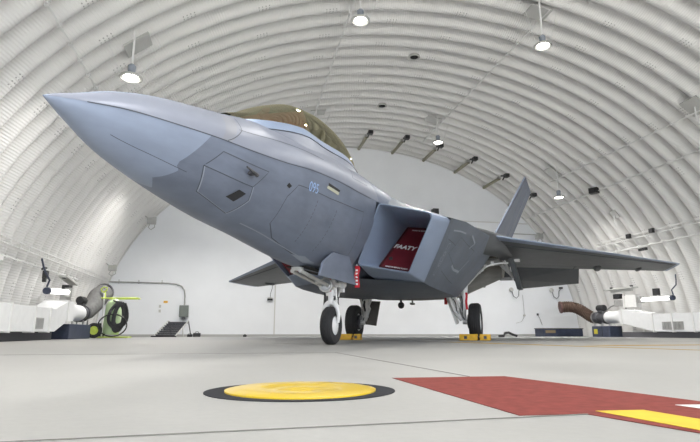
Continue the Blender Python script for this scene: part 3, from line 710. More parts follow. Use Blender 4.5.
up_ = MB()
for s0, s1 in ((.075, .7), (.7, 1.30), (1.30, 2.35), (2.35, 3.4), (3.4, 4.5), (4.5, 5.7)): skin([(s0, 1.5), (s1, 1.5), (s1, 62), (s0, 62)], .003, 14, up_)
up_.build('upper_lit_band', M['ltgrey'], jet, smooth=35)
for pts_, w_ in (([(1.86, 30), (2.23, 29), (2.85, 27), (3.6, 24)], .008), ([(1.6, 2), (1.9, 30), (2.0, 55)], .008), ([(4.6, 20), (5.3, 22), (5.4, 45), (4.9, 44), (4.6, 20)], .008)):
    strip(pts_, w_, .006).build('upper_seam', M['line'], jet)
skin([(1.52, 2), (1.66, 2), (2.0, 60), (1.8, 60)], .005, 8).build('pale_band', mat('pale_band_paint', (.25, .26, .30), .42, .2), jet, smooth=35)
# chine strip
ch = MB(); strip([(.3, 0), (1, 0), (2, 0), (3, 0), (4, 0), (5.3, 0)], .009, .003, ch, 14); ch.build('chine_seam', M['line'], jet)
# panels on the port flank
ps = MB()
hexu = [(1.568, -12.3), (2.286, -14.7), (2.118, -31.7), (1.399, -31.7), (1.568, -12.3)]
hexl = [(1.399, -31.7), (1.507, -58.6), (2.026, -64.6), (2.164, -43.7), (2.118, -31.7)]
strip(hexu, .009, mb=ps); strip(hexl, .009, mb=ps)
ps.build('access_panel_seam', M['line'], jet)
pp = MB(); strip([(x + .015, d) for x, d in hexl], .014, .003, pp); pp.build('access_panel_edge', M['pale'], jet)
skin([(1.843, -49.1), (1.95, -38.2), (2.072, -39.2), (1.98, -50.1)], .006, 3).build('vent_grille', M['black'], jet)
skin([(2.668, -20.7), (2.699, -17.7), (2.775, -19.7), (2.73, -22.2)], .006, 2).build('sensor_window', M['black'], jet)
l0, z0 = surf(1.99, -21)
pr = MB(); pr.tube([P(1.99, l0 - .02, z0), P(1.99, l0 + .05, z0 - .02)], .022, 8); pr.tube([P(1.84, l0 + .06, z0 + .005), P(2.05, l0 + .055, z0 - .02)], [.008, .022], 8); pr.build('air_data_probe', M['dark_steel'], jet, smooth=True)
bs = MB()
strip([(2.745, -54.6), (2.745, -35.7), (2.76, -28.7), (2.913, -17.2), (3.769, -17.7), (5.053, -15.7), (5.145, -52.6)], .009, mb=bs); strip([(2.745, -54.6), (2.989, -66), (3.448, -70), (4.014, -73)], .012, mb=bs)
strip([(4.58, -54), (5.25, -54), (5.5, -66)], .012, mb=bs)
bs.build('side_bay_seam', M['line'], jet)
ds = MB(); 
for pth_ in ([(3.463, -23.2), (3.448, -60.1)], [(4.06, -23.7), (3.983, -61.1)]):
    n_ = 12
    for k in range(n_):
        a_ = pth_[0]; b_ = pth_[1]; t0, t1 = k / n_, (k + .6) / n_
        strip([(a_[0] + (b_[0] - a_[0]) * t0, a_[1] + (b_[1] - a_[1]) * t0), (a_[0] + (b_[0] - a_[0]) * t1, a_[1] + (b_[1] - a_[1]) * t1)], .010, .004, ds, 2)
ds.build('dashed_seam', M['line'], jet)
lw = MB(); strip([(2.332, -67.6), (2.837, -67.6), (3.632, -69.6), (4.32, -70.6)], .014, .005, lw); lw.build('lower_seam', M['pale'], jet)
ns_ = MB(); strip([(.528, -47.1), (.88, -45.6), (1.277, -45.1)], .005, .002, ns_); ns_.build('radome_seam', M['line'], jet)
skin([(3.616, -71.6), (3.937, -67.1), (4.365, -72), (4.075, -76)], .005, 5).build('light_window', M['pale'], jet)
skin([(3.647, -6.3), (4.029, -8.3), (3.998, -10.0), (3.647, -8.8)], .006, 4).build('formation_light', M['black'], jet)
skin([(3.632, -8.9), (3.998, -10.3), (3.983, -12.6), (3.616, -11.3)], .006, 4).build('cream_patch', M['cream'], jet)
sk2 = MB(); skin([(1.40, -36), (1.16, -60), (1.75, -75), (1.56, -64)], .002, 6, sk2)
# number on the flank: small extruded text laid on the skin
def skin_frame(x, d):
    o = P(x, *surf(x, d)); ex = (P(x + .1, *surf(x + .1, d)) - P(x - .1, *surf(x - .1, d))).normalized(); ey = (P(x, *surf(x, d + 3)) - P(x, *surf(x, d - 3))).normalized()
    return o, ex, ey
o_, ex_, ey_ = skin_frame(3.28, -15.5)
text_mesh('095', .17, 'serial_number', M['bluenum'], jet, o_, ex_, ey_, off=.006)

# canopy
def lerp_tab(T, x):
    for i in range(len(T) - 1):
        if x <= T[i + 1][0]: break
    a, b = T[i], T[i + 1]; t = min(1, max(0, (x - a[0]) / (b[0] - a[0]))); h = b[0] - a[0]
    def sl(j):
        if j <= 0 : return (T[1][1] - T[0][1]) / (T[1][0] - T[0][0])
        if j >= len(T) - 1: return (T[-1][1] - T[-2][1]) / (T[-1][0] - T[-2][0])
        return (T[j + 1][1] - T[j - 1][1]) / (T[j + 1][0] - T[j - 1][0])
    return (2 * t ** 3 - 3 * t ** 2 + 1) * a[1] + (t ** 3 - 2 * t ** 2 + t) * sl(i) * h + (-2 * t ** 3 + 3 * t ** 2) * b[1] + (t ** 3 - t ** 2) * sl(i + 1) * h
CT = [(2.2, 2.53), (2.5, 2.66), (2.78, 2.83), (3.08, 2.99), (3.44, 3.15), (3.91, 3.27), (4.26, 3.33), (4.86, 3.33), (5.54, 3.22), (5.85, 3.14), (6.2, 3.06)]
CB = [(2.1, 2.40), (2.4, 2.49), (3.3, 2.70), (3.9, 2.74), (4.8, 2.85), (5.2, 2.89), (6.2, 2.97)]
CW = [(2.2, .12), (2.5, .30), (2.9, .40), (3.4, .45), (4.7, .45), (5.2, .41), (5.8, .30), (6.2, .16)]
R = []
for i in range(61):
    x = 2.2 + 4.0 * i / 60; zt, zb, wd = lerp_tab(CT, x), lerp_tab(CB, x), lerp_tab(CW, x); ring = []
    for k in range(33):
        a = pi * k / 32; c, s = cos(a), sin(a)
        ring.append(P(x, wd * abs(c) ** .92 * (1 if c >= 0 else -1), zb + (zt - zb) * abs(s) ** .92))
    R.append(ring)
MB().rings(R, closed=False, cap=False).build('canopy', M['glass'], jet, smooth=True)
R = []; SK = []
for i in range(51):
    x = 2.3 + 4.0 * i / 50; zb, wd = lerp_tab(CB, x), lerp_tab(CW, x)
    lo, zz = surf(x, 50)
    for_ring = []
    for sgn in (1,):
        for_ring = [P(x, wd - .03, zb + .0), P(x, wd + .0, zb + .012), P(x, wd + .05, zb - .10)]; SK.append([P(x, wd + .05, zb - .10), P(x, wd + .10, zb - .34)])
    R.append(for_ring)
fr_ = MB().rings(R, closed=False, cap=False)
fr_.rings([[Vector((p.x, -p.y, p.z)) for p in r] for r in R], closed=False, cap=False)
fr_.build('canopy_frame', M['edge'], jet, smooth=35)
sk_ = MB().rings(SK, closed=False, cap=False); sk_.rings([[Vector((p.x, -p.y, p.z)) for p in r] for r in SK], closed=False, cap=False)
sk_.build('cockpit_sill', M['ltgrey'], jet, smooth=35)
fs = MB(); fs.tube([P(x, lerp_tab(CW, x) + .055, lerp_tab(CB, x) - .10) for x in [2.2 + .2 * k for k in range(20)]], .006, 5); fs.build('canopy_seam', M['line'], jet)
# cockpit: coaming, seat
MB().rings([[P(2.75, .2, 2.62), P(2.75, -.2, 2.62), P(2.75, -.12, 2.72), P(2.75, .12, 2.72)], [P(3.7, .38, 2.72), P(3.7, -.38, 2.72), P(3.7, -.26, 3.14), P(3.7, .26, 3.14)], [P(3.78, .38, 2.72), P(3.78, -.38, 2.72), P(3.78, -.26, 3.10), P(3.78, .26, 3.10)]]).build('instrument_cover', mat('faded_red_cover', (.42, .11, .08), .6, noise=.2, nscale=8), jet)
MB().box(P(4.2, 0, 2.6), (1.8, .6, .04)).build('cockpit_floor', M['black'], jet)
MB().box(P(4.55, 0, 2.95), (.14, .42, .5)).box(P(4.5, 0, 3.22), (.14, .28, .12)).box(P(4.35, 0, 2.75), (.45, .42, .12)).build('ejection_seat', mat('seat_olive', (.10, .10, .07), .7), jet, bevel=.02)

# intakes, nacelles (port; mirrored for starboard)
def quadgrid(mb, A, B, C, D, n=6):
    vs = []
    for i in range(n + 1):
        for j in range(n + 1):
            u, v = i / n, j / n
            vs.append((Vector(A) * (1 - u) + Vector(B) * u) * (1 - v) + (Vector(D) * (1 - u) + Vector(C) * u) * v)
    m_ = n + 1
    return mb.add(vs, [(i * m_ + j, (i + 1) * m_ + j, (i + 1) * m_ + j + 1, i * m_ + j + 1) for i in range(n) for j in range(n)])
for sg, side_ in ((1, 'left'), (-1, 'right')):
    def Q(x, l, z): return P(x, l * sg, z)
    it, ot, ob, ib = (5.6, .775, 2.25), (5.55, 1.68, 2.01), (6.2, 1.114, 1.16), (5.75, .35, 1.275)
    # rounded outer corners: ring points of the lip, going round
    def ring(base, inset=0, dx=0):
        a = [Vector(p) for p in base]; c = sum(a, Vector()) / 4; out = []
        a = [p + (c - p) * inset for p in a]
        rad = [.05, .15, .05, .10]       # corner rounding fractions: it ot ob ib
        for i in range(4):
            p, pr_, nx = a[i], a[i - 1], a[(i + 1) % 4]
            r_ = rad[i]
            A_, B_ = p + (pr_ - p).normalized() * r_ * .8, p + (nx - p).normalized() * r_ * .8
            for k in range(5):
                t = k / 4; out.append(A_ * (1 - t) ** 2 + p * 2 * t * (1 - t) + B_ * t * t)
        return [Q(v.x + dx, v.y, v.z) for v in out]
    base = [it, ot, ob, ib]
    second = [(6.2, .80, 2.36), (6.2, 1.85, 2.05), (6.8, 1.244, 1.052), (6.4, .33, 1.16)]
    mid_ = [(6.95, .945, 2.085), (6.95, 1.60, 2.0), (6.36, 1.08, 1.19), (6.3, .566, 1.278)]
    inner = [(7.9, .92, 2.10), (7.9, 1.55, 2.02), (8.0, 1.2, 1.25), (8.0, .6, 1.3)]
    mb = MB(); mb.rings([ring(base, .0), ring([(p[0] + .0, p[1], p[2]) for p in base], -.012, .03), ring(second), ring([(7.1, .8, 2.38), (7.1, 1.9, 2.08), (7.6, 1.26, 1.06), (7.3, .33, 1.06)])], cap=False)
    mb.build('intake_lip', M['edge'], jet, smooth=30)
    mb = MB(); mb.rings([ring(base, .0), ring(base, .03, .0), ring(base, .05, .10), ring(mid_, .0), ring(inner, .0)], cap=False)
    mb.build('intake_duct', M['duct_in'], jet, smooth=30)
    # (kept inside the nacelle shell)
    # shell from second ring to the bay edge: top, side, belly
    T = [  # (top inner), (shoulder), (mid side), (bottom edge), (keel)
        [(6.2, .0, 2.95), (6.2, .80, 2.36), (6.2, 1.85, 2.05), (6.5, 1.56, 1.56), (6.8, 1.244, 1.052), (6.4, 0, 1.13)],
        [(7.1, 0, 2.92), (7.0, 1.0, 2.5), (7.0, 2.0, 2.13), (7.1, 1.64, 1.6), (7.2, 1.27, 1.02), (7.1, 0, 1.03)],
        [(8.0, 0, 2.88), (8.0, 1.2, 2.58), (8.0, 2.08, 2.2), (8.0, 1.7, 1.6), (8.0, 1.31, 1.0), (8.0, 0, 1.0)],
        [(9.2, 0, 2.89), (9.2, 1.4, 2.56), (9.2, 2.25, 2.235), (9.2, 1.80, 1.62), (9.3, 1.36, .995), (9.2, 0, 1.0)],
        [(10.4, 0, 2.83), (10.4, 1.5, 2.56), (10.5, 2.33, 2.25), (10.6, 1.87, 1.65), (10.8, 1.27, 1.04), (10.6, 0, 1.01)]]
    mb = MB(); mb.rings([[Q(*p) for p in r] for r in T], closed=False, cap=False)
    mb.build('nacelle', M['nac'], jet, smooth=15)
    # aft of the wheel bay
    T2 = [[(10.4, 0, 2.83), (10.4, 1.5, 2.56), (10.45, 1.7, 2.3), (10.5, 1.35, 1.7), (10.75, 1.0, 1.06), (10.6, 0, 1.01)],
          [(11.6, 0, 2.78), (11.6, 1.5, 2.56), (11.6, 1.7, 2.3), (11.6, 1.35, 1.7), (11.6, .95, 1.06), (11.6, 0, 1.03)],
          [(12.5, 0, 2.74), (12.5, 1.5, 2.56), (12.5, 1.7, 2.3), (12.5, 1.35, 1.7), (12.5, 1.0, 1.10), (12.5, 0, 1.07)]]
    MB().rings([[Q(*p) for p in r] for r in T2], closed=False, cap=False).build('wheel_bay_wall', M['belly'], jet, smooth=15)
    T3 = [[(12.5, 0, 2.74), (12.5, 1.6, 2.56), (12.5, 2.3, 2.3), (12.6, 2.25, 1.62), (12.6, 1.75, 1.42), (12.5, 1.0, 1.10), (12.5, 0, 1.07)],
          [(14, 0, 2.65), (14, 1.7, 2.52), (14, 2.35, 2.3), (14, 2.25, 1.8), (14, 1.7, 1.55), (14, 1.0, 1.25), (14, 0, 1.22)],
          [(16.4, 0, 2.45), (16.4, 1.6, 2.45), (16.4, 2.1, 2.3), (16.4, 2.0, 2.0), (16.4, 1.6, 1.8), (16.4, 1.0, 1.65), (16.4, 0, 1.7)]]
    mb = MB(); mb.rings([[Q(*p) for p in r] for r in T3], closed=False, cap=True); mb.build('aft_fuselage', M['tan'], jet, smooth=15)
    MB().rings([[Q(x, l, z) for l, z in ((1.95, z0_), (2.35, z0_), (2.35, z1_), (1.95, z1_))] for x, z0_, z1_ in ((15.5, 1.95, 2.35), (17.4, 2.02, 2.28), (18.3, 2.1, 2.2))]).build('tail_boom', M['wing'], jet)
    MB().rings([[Q(x, l, z) for l, z in ((.35, z0_), (1.5, z0_), (1.5, z1_), (.35, z1_))] for x, z0_, z1_ in ((16.3, 1.7, 2.4), (17.6, 1.98, 2.22))]).build('engine_nozzle', M['dark_steel'], jet)
    # details on the nacelle side
    if sg == 1:
        A_, B_, C_ = Vector((6.5, 1.56, 1.56)), Vector((6.8, 1.244, 1.052)), Vector((9.2, 2.25, 2.235))
        def on(a, b, off=.006):     # bilinear on side: a along x 0..1 (6.5->9.2), b down 0..1 (shoulder->edge)
            def col(T_): 
                s_, m_, e_ = [Vector(T_[k]) for k in (2, 3, 4)]
                return s_.lerp(m_, b * 2) if b < .5 else m_.lerp(e_, b * 2 - 1)
            f = a * 4; i = min(3, int(f)); v = col(T[i]).lerp(col(T[i + 1]), f - i)
            return Q(v.x - .0, v.y + off * .87, v.z - off * .5)
        def sstrip(pts, wdt, mb, off=.006):
            for k in range(len(pts) - 1):
                for h in range(6):
                    a0, b0 = [pts[k][q] + (pts[k + 1][q] - pts[k][q]) * h / 6 for q in (0, 1)]; a1, b1 = [pts[k][q] + (pts[k + 1][q] - pts[k][q]) * (h + 1) / 6 for q in (0, 1)]
                    p, q_ = on(a0, b0, off), on(a1, b1, off); t_ = (q_ - p).normalized(); n_ = Vector((0, -.87, -.5)); sd_ = t_.cross(n_).normalized() * wdt / 2
                    mb.add([p - sd_, p + sd_, q_ + sd_, q_ - sd_], [(0, 1, 2, 3)])
        for pts_ in ([(.32, .22), (.66, .30), (.60, .68), (.26, .50), (.32, .22)], [(.03, .04), (.10, .5), (.05, .98)], [(.70, .05), (.74, .5), (.78, .95)], [(.30, .75), (.62, .85)], [(.1, .3), (.3, .36)]):
            g1 = MB(); sstrip(pts_, .010, g1); g1.build('nacelle_panel_seam', M['line'], jet)
        g2 = MB(); sstrip([(.62, .66), (.52, .66), (.44, .62)], .05, g2, .008); sstrip([(.60, .70), (.67, .45)], .03, g2, .008); sstrip([(.12, .16), (.36, .14)], .03, g2, .008); sstrip([(.50, .12), (.60, .2), (.56, .3)], .04, g2, .008)
        g2.build('pale_patch', M['pale'], jet)
        # low-visibility star-and-bar roundel
        rn = MB()
        cx_, cy_ = .17, .60
        def rp(u, v): return (cx_ + u, cy_ + v)
        sstrip([rp(.035 * cos(q), .11 * sin(q)) for q in [2 * pi * k / 20 for k in range(21)]], .012, rn, .009)
        st_ = [rp((.032 if k % 2 == 0 else .013) * cos(pi / 2 + k * pi / 5), (.10 if k % 2 == 0 else .04) * sin(pi / 2 + k * pi / 5)) for k in range(11)]
        sstrip(st_, .009, rn, .009)
        for s_ in (-1, 1): sstrip([rp(-.022, s_ * .09), rp(-.022, s_ * .24), rp(.022, s_ * .24), rp(.022, s_ * .09)], .010, rn, .009)
        rn.build('roundel', M['pale'], jet)

    # wing
    NW = 12
    def af(l, c0, c1, cut=False):
        t = (l - 1.8) / (6.78 - 1.8)
        tx = 13.55 if sg == 1 else 13.2
        xl, xt = 9.05 + (tx - 9.05) * t, 16.35 + (15.15 - 16.35) * t
        tz = 0 if sg == 1 else -.09
        zl, zt_ = 2.33 + (1.975 + tz - 2.33) * t, 2.42 + (1.95 + tz - 2.42) * t; th_ = .34 + (.035 - .34) * t ** .8
        top, bot = [], []
        for k in range(NW + 1):
            c = c0 + (c1 - c0) * k / NW; x = xl + (xt - xl) * c; z = zl + (zt_ - zl) * c
            prof = sqrt(max(c, 0)) * (1 - c) * 1.7 if c > .12 else sqrt(c / .12) * sqrt(.12) * .88 * 1.7
            e = .5 * th_ * prof + .006
            top.append(Q(x, l, z + e)); bot.append(Q(x, l, z - e))
        return top + bot[::-1]
    def wing_piece(l0, l1, c0, c1, nm, m_, n=8):
        R_ = [af(l0 + (l1 - l0) * k / n, c0, c1) for k in range(n + 1)]
        return MB().rings(R_).build(nm, m_, jet, smooth=35)
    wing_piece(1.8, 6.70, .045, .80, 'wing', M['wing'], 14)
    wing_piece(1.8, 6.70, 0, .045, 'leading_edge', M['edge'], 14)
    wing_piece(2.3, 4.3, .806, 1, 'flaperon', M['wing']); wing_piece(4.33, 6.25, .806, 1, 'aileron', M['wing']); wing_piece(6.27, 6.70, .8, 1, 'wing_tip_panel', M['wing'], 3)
    wing_piece(6.70, 6.78, .04, .97, 'wing_tip', M['edge'], 2)
    wl = MB(); 
    for c_ in (.12,):
        wl.tube([af(1.9 + 4.7 * k / 8, c_, c_ + .001)[-1] + Vector((0, 0, -.004)) for k in range(9)], .012, 5)
    wl.build('flap_seam', M['line'], jet)
    MB().lathe([(0, -.5), (.07, -.35), (.11, 0), (.07, .35), (0, .5)], af(4.9, .78, .8)[-1] + Vector((0, 0, -.02)), (1, 0, 0), 14).build('hinge_fairing', M['wing'], jet, smooth=True)
    MB().lathe([(0, -.4), (.04, -.3), (.06, 0), (.04, .3), (0, .4)], af(6.0, .8, .82)[-1] + Vector((0, 0, -.01)), (1, 0, 0), 12).build('hinge_fairing', M['wing'], jet, smooth=True)
    # wing root shoulder: blend between nacelle and wing
    MB().rings([[Q(*p) for p in r] for r in ([(8.2, 2.0, 2.2), (8.2, 1.9, 2.3), (8.2, 1.6, 2.4), (8.2, 1.7, 2.05)], [(9.2, 2.3, 2.27), (9.3, 2.1, 2.42), (9.3, 1.5, 2.5), (9.2, 1.9, 1.9)], [(10.4, 2.5, 2.2), (10.4, 2.5, 2.44), (10.4, 1.5, 2.56), (10.5, 2.25, 1.95)], [(12.3, 2.6, 2.22), (12.3, 2.6, 2.5), (12.3, 1.5, 2.56), (12.3, 2.4, 2.05)])]).build('wing_root_fairing', M['wing'], jet, smooth=80)
    # tailplane, drooped trailing edge
    st = [((16.55, 2.35, 2.42), (17.9, 2.67, 1.77)), ((16.9, 4.55, 2.40), (18.2, 4.66, 1.92))]
    ptop = [Q(16.2, 2.35, 2.50), Q(17.3, 4.6, 2.40), Q(18.3, 4.62, 1.93), Q(17.95, 2.70, 1.77), Q(17.0, 2.42, 2.0)]
    nrm = Vector((-.35, 0, -1)).normalized() * .045
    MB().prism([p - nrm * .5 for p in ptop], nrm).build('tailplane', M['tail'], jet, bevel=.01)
    # vertical tail
    a_, b_, c_, d_ = Q(13.0, 1.82, 2.45), Q(14.38, 3.05, 4.98), Q(15.75, 3.18, 4.80), Q(16.5, 2.0, 2.45)
    n2_ = (b_ - a_).cross(d_ - a_).normalized() * .05
    def quadfin(p, nm, m_): MB().prism([v - n2_ * .5 for v in p], n2_).build(nm, m_, jet, bevel=.012)
    h0, h1 = a_.lerp(d_, .70), b_.lerp(c_, .62)
    l0_, l1_ = a_.lerp(d_, .045), b_.lerp(c_, .09)
    quadfin([l0_, l1_, h1, h0], 'tail_fin', M['grey']); quadfin([a_, b_, l1_, l0_], 'fin_leading_edge', M['grey']); quadfin([h0.lerp(d_, .02), h1.lerp(c_, .04), c_, d_], 'rudder', M['grey'])

    # main landing gear
    wc = Q(11.45, 1.62, .46)
    out = Vector((0, -sg, 0))
    tr = MB(); tr.lathe([(.235, -.13), (.33, -.145), (.42, -.135), (.452, -.10), (.46, -.07), (.452, -.065), (.46, -.06), (.46, -.02), (.452, -.015), (.46, -.01), (.46, .03), (.452, .035), (.46, .04), (.46, .07), (.452, .10), (.42, .135), (.33, .145), (.235, .13), (.235, -.13)], wc, out, 48)
    tr.build('tire', M['rubber'], jet, smooth=40)
    rm = MB(); rm.lathe([(.0, -.05), (.08, -.05), (.10, -.08), (.20, -.09), (.24, -.12), (.245, -.12), (.245, .12), (.24, .12), (.20, .07), (.10, .06), (.08, .11), (0, .12)], wc, out, 32)
    rim = rm.build('wheel_rim', M['gearwhite'], jet, smooth=35)
    bl = MB()
    for k in range(8): bl.lathe([(0, 0), (.022, 0), (.022, .02), (0, .02)], wc + out * .065 + Vector((cos(k * pi / 4), 0, sin(k * pi / 4))) * .15, out, 8)
    bl.build('wheel_bolt', M['dark_steel'], rim)
    # leg from the nacelle corner down to the axle, drag and side braces
    lg = MB()
    top_ = Q(11.0, 1.22, 1.16)
    lg.tube([Q(11.45, 1.42, 1.75), Q(11.4, 1.36, 1.1), Q(11.42, 1.33, .62)], [.09, .085, .065], 14).tube([Q(11.42, 1.33, .66), Q(11.44, 1.36, .44)], .05, 12)
    lg.tube([Q(11.44, 1.30, .46), Q(11.45, 1.5, .46)], .07, 12)
    lg.build('main_strut', M['gearwhite'], jet, smooth=40)
    br_ = MB(); br_.tube([Q(10.75, 1.05, 1.1), Q(11.1, 1.14, .72), Q(11.38, 1.27, .5)], .04, 10).tube([Q(10.7, 1.22, 1.1), Q(11.25, 1.3, .7)], .03, 8).tube([Q(11.0, 1.0, 1.06), Q(11.3, 1.2, .78)], .03, 8)
    br_.tube([Q(11.2, 1.12, 1.02), Q(11.42, 1.3, .9)], .035, 8).tube([Q(11.6, 1.2, 1.2), Q(11.45, 1.33, .8)], .03, 8)
    br_.tube([Q(10.95, 1.16, 1.1), Q(11.05, 1.05, .8), Q(11.3, 1.2, .62)], .022, 8).box(Q(11.12, 1.14, .88), (.12, .1, .14)).box(Q(11.3, 1.24, .66), (.1, .12, .16))
    br_.build('drag_brace', M['gearwhite'], jet, smooth=40)
    tl = MB(); tl.prism([Q(11.32, 1.30, .95), Q(11.05, 1.26, .78), Q(11.30, 1.30, .72)], Q(0, .03, 0) - Q(0, 0, 0)); tl.prism([Q(11.05, 1.26, .78), Q(11.32, 1.3, .55), Q(11.3, 1.3, .72)], Q(0, .03, 0) - Q(0, 0, 0)); tl.build('torque_link', M['steel'], jet)
    hs = MB(); hs.tube(bez([Q(11.3, 1.3, 1.1), Q(11.1, 1.42, .9), Q(11.25, 1.25, .65), Q(11.4, 1.36, .5)], 12), .013, 6); hs.tube(bez([Q(11.5, 1.32, 1.2), Q(11.55, 1.2, .9), Q(11.5, 1.4, .75), Q(11.46, 1.38, .5)], 12), .012, 6); hs.tube(bez([Q(10.9, 1.15, 1.0), Q(11.0, 1.3, .8), Q(11.1, 1.1, .8), Q(11.3, 1.25, .6)], 12), .012, 6); hs.build('hydraulic_line', M['black'], jet, smooth=True)
    MB().lathe([(0, -.02), (.17, -.02), (.19, .0), (.19, .09), (0, .09)], wc - out * .17, out, 24).build('brake_assembly', M['dark_steel'], jet, smooth=35)
    if sg == -1: MB().prism([Q(11.3, 1.32, 1.03), Q(11.3, .84, 1.0), Q(11.35, .98, .36), Q(11.35, 1.28, .40)], (.04, 0, 0)).build('strut_door', M['belly'], jet, bevel=.008)
    else: MB().prism([Q(10.92, .98, 1.02), Q(11.35, 1.05, 1.03), Q(11.55, 1.16, .42), Q(11.25, 1.14, .38)], Q(0, .035, 0) - Q(0, 0, 0)).build('strut_door', M['gearwhite'] if sg == 1 else M['belly'], jet, bevel=.008)
    # bay frame + actuator + hanging door
    ba = MB(); arc_ = [(10.9, 1.2, 1.08), (11.0, 1.42, 1.26), (11.0, 1.62, 1.46), (10.9, 1.82, 1.64), (10.8, 2.0, 1.76), (10.9, 2.16, 1.83), (11.3, 2.35, 1.90), (11.6, 2.48, 1.93)]
    ba.tube([Q(*p) for p in arc_], .022, 8); ba.tube([Q(p[0] + .25, p[1] - .06 + .03 * (k % 2), p[2] + .03) for k, p in enumerate(arc_[:6])], .02, 6); ba.tube([Q(p[0] + .45, p[1] - .10, p[2] - .03 + .05 * (k % 2)) for k, p in enumerate(arc_[:5])], .018, 6)
    for k, p in enumerate(arc_[:6]): ba.box(Q(p[0] + .1, p[1] - .02, p[2] + .03), (.16, .07, .06 + .03 * (k % 2)))
    ba.build('bay_frame', M['gearwhite'], jet, smooth=True)
    ac_ = MB(); ac_.tube([Q(12.2, 2.2, 2.05), Q(12.2, 2.62, 1.60)], .05, 8).tube([Q(11.9, 2.35, 2.1), Q(12.2, 2.5, 1.75)], .035, 8); ac_.box(Q(12.2, 2.7, 2.06), (.2, .14, .06)); ac_.build('door_actuator', M['gearwhite'], jet, smooth=35)
    if sg == -1: MB().prism([Q(11.2, 2.34, 1.9), Q(12.2, 2.55, 1.9), Q(12.2, 2.60, .90), Q(11.2, 2.40, .86)], Q(0, .05, 0) - Q(0, 0, 0)).build('main_gear_door', M['belly'], jet, bevel=.01)
    else: MB().prism([Q(11.7, 2.50, 2.05), Q(12.9, 2.52, 2.10), Q(12.75, 2.68, 1.32), Q(11.95, 2.66, 1.28)], Q(0, .12, 0) - Q(0, 0, 0)).build('main_gear_door', M['wing'] if sg == 1 else M['belly'], jet, bevel=.01)
    MB().box(Q(11.55, 1.75, 1.98), (1.6, 1.1, .05)).build('bay_roof', M['belly'], jet)
    pb = MB()
    for k in range(5): pb.tube([Q(10.9 + .25 * k, 1.5, 1.9), Q(11.0 + .25 * k, 2.3, 1.94)], .02, 6)
    pb.build('bay_pipe', M['galv'], jet)

# belly centre between the bays is closed by the nacelle meshes; small fittings under it
MB().lathe([(0, -.10), (.06, -.08), (.09, 0), (.06, .08), (0, .10)], P(11.5, -.32, .90), (1, 0, 0), 14).tube([P(11.5, -.32, .95), P(11.5, -.32, 1.05)], .03).build('belly_light', M['black'], jet, smooth=35)
MB().box(P(12.0, -.12, .96), (.3, .08, .05)).tube([P(12, -.12, .96), P(12, -.12, 1.08)], .02).build('drain_mast', M['belly'], jet)
MB().tube([P(11.05, .95, 1.04), P(11.05, .95, .88)], .04, 8).build('belly_plug', M['redtag'], jet, smooth=35)

# nose landing gear
wc = P(5.5, 0, .30); out = Vector((0, -1, 0))
MB().lathe([(.15, -.075), (.21, -.09), (.27, -.085), (.292, -.06), (.297, -.03), (.290, -.025), (.297, -.02), (.297, .02), (.290, .025), (.297, .03), (.292, .06), (.27, .085), (.21, .09), (.15, .075), (.15, -.075)], wc, out, 44).build('tire', M['rubber'], jet, smooth=40)
rim = MB().lathe([(0, -.03), (.05, -.03), (.07, -.06), (.13, -.06), (.155, -.075), (.16, -.075), (.16, .075), (.155, .075), (.13, .03), (.06, .02), (.05, .07), (0, .075)], wc, out, 28).build('wheel_rim', M['gearwhite'], jet, smooth=35)
bl = MB()
for k in range(6): bl.lathe([(0, 0), (.016, 0), (.016, .02), (0, .02)], wc + out * .025 + Vector((cos(k * pi / 3), 0, sin(k * pi / 3))) * .095, out, 8)
bl.build('wheel_bolt', M['dark_steel'], rim)
fk = MB(); q_ = [(.122, .34), (.128, .42)] + [(.128 * cos(pi * k / 16), .45 + .205 * sin(pi * k / 16)) for k in range(17)] + [(-.128, .42), (-.122, .34)]
fk.tube([P(5.49, a, b) for a, b in q_], [.02, .028] + [.034 + .016 * sin(pi * k / 16) for k in range(17)] + [.028, .02], 12)
fk.build('wheel_fork', M['gearwhite'], jet, smooth=50)
MB().lathe([(0, -.112), (.03, -.112), (.035, -.095), (.09, -.09), (.14, -.07), (.14, .07), (.09, .09), (.035, .095), (.03, .112), (0, .112)], wc, out, 28).build('hub_cap', M['gearwhite'], jet, smooth=35)
ng = MB(); ng.tube([P(5.48, 0, .64), P(5.47, 0, .80)], .045, 12).tube([P(5.47, 0, .76), P(5.45, 0, 1.25)], .075, 14).tube([P(5.46, -.16, .93), P(5.46, .16, .93)], .04, 10)
ng.build('nose_strut', M['gearwhite'], jet, smooth=40)
dg = MB()
for s in (-1, 1): dg.tube([P(5.40, s * .05, .88), P(4.75, s * .06, .95), P(4.15, s * .06, 1.02)], .028, 8)
dg.box(P(4.2, 0, 1.05), (.1, .14, .05)).tube([P(4.9, -.06, .93), P(4.9, .06, .93)], .025, 8).tube([P(5.3, 0, .8), P(5.2, .0, 1.15)], .03, 8).build('drag_brace', M['light_grey'], jet, smooth=40)
tq = MB(); tq.tube([P(5.53, 0, .84), P(5.70, 0, .76), P(5.54, 0, .66)], .022, 8).tube([P(5.5, .07, 1.0), P(5.52, .08, .7)], .018, 8).tube([P(5.6, .13, 1.0), P(5.55, .1, .75)], .02, 8).build('torque_link', M['steel'], jet, smooth=40)
MB().lathe([(0, .02), (.06, .02), (.105, -.02), (.115, -.09), (.10, -.095), (0, -.07)], P(5.28, .02, .91), (1, 0, 0), 22).build('landing_light', M['steel'], jet, smooth=35)
MB().lathe([(0, .0), (.095, 0), (.08, -.02), (0, -.03)], P(5.195, .02, .91), (1, 0, 0), 22).build('light_lens', mat('landing_light_glass', (.55, .58, .62), .1, .4), jet, smooth=True)
MB().box(P(5.55, .17, .96), (.12, .1, .1)).lathe([(0, -.03), (.05, -.03), (.05, .03), (0, .03)], P(5.48, .2, .92), (1, 0, 0), 14).box(P(5.62, .13, .88), (.07, .09, .12)).build('taxi_light', M['gearwhite'], jet, bevel=.008)
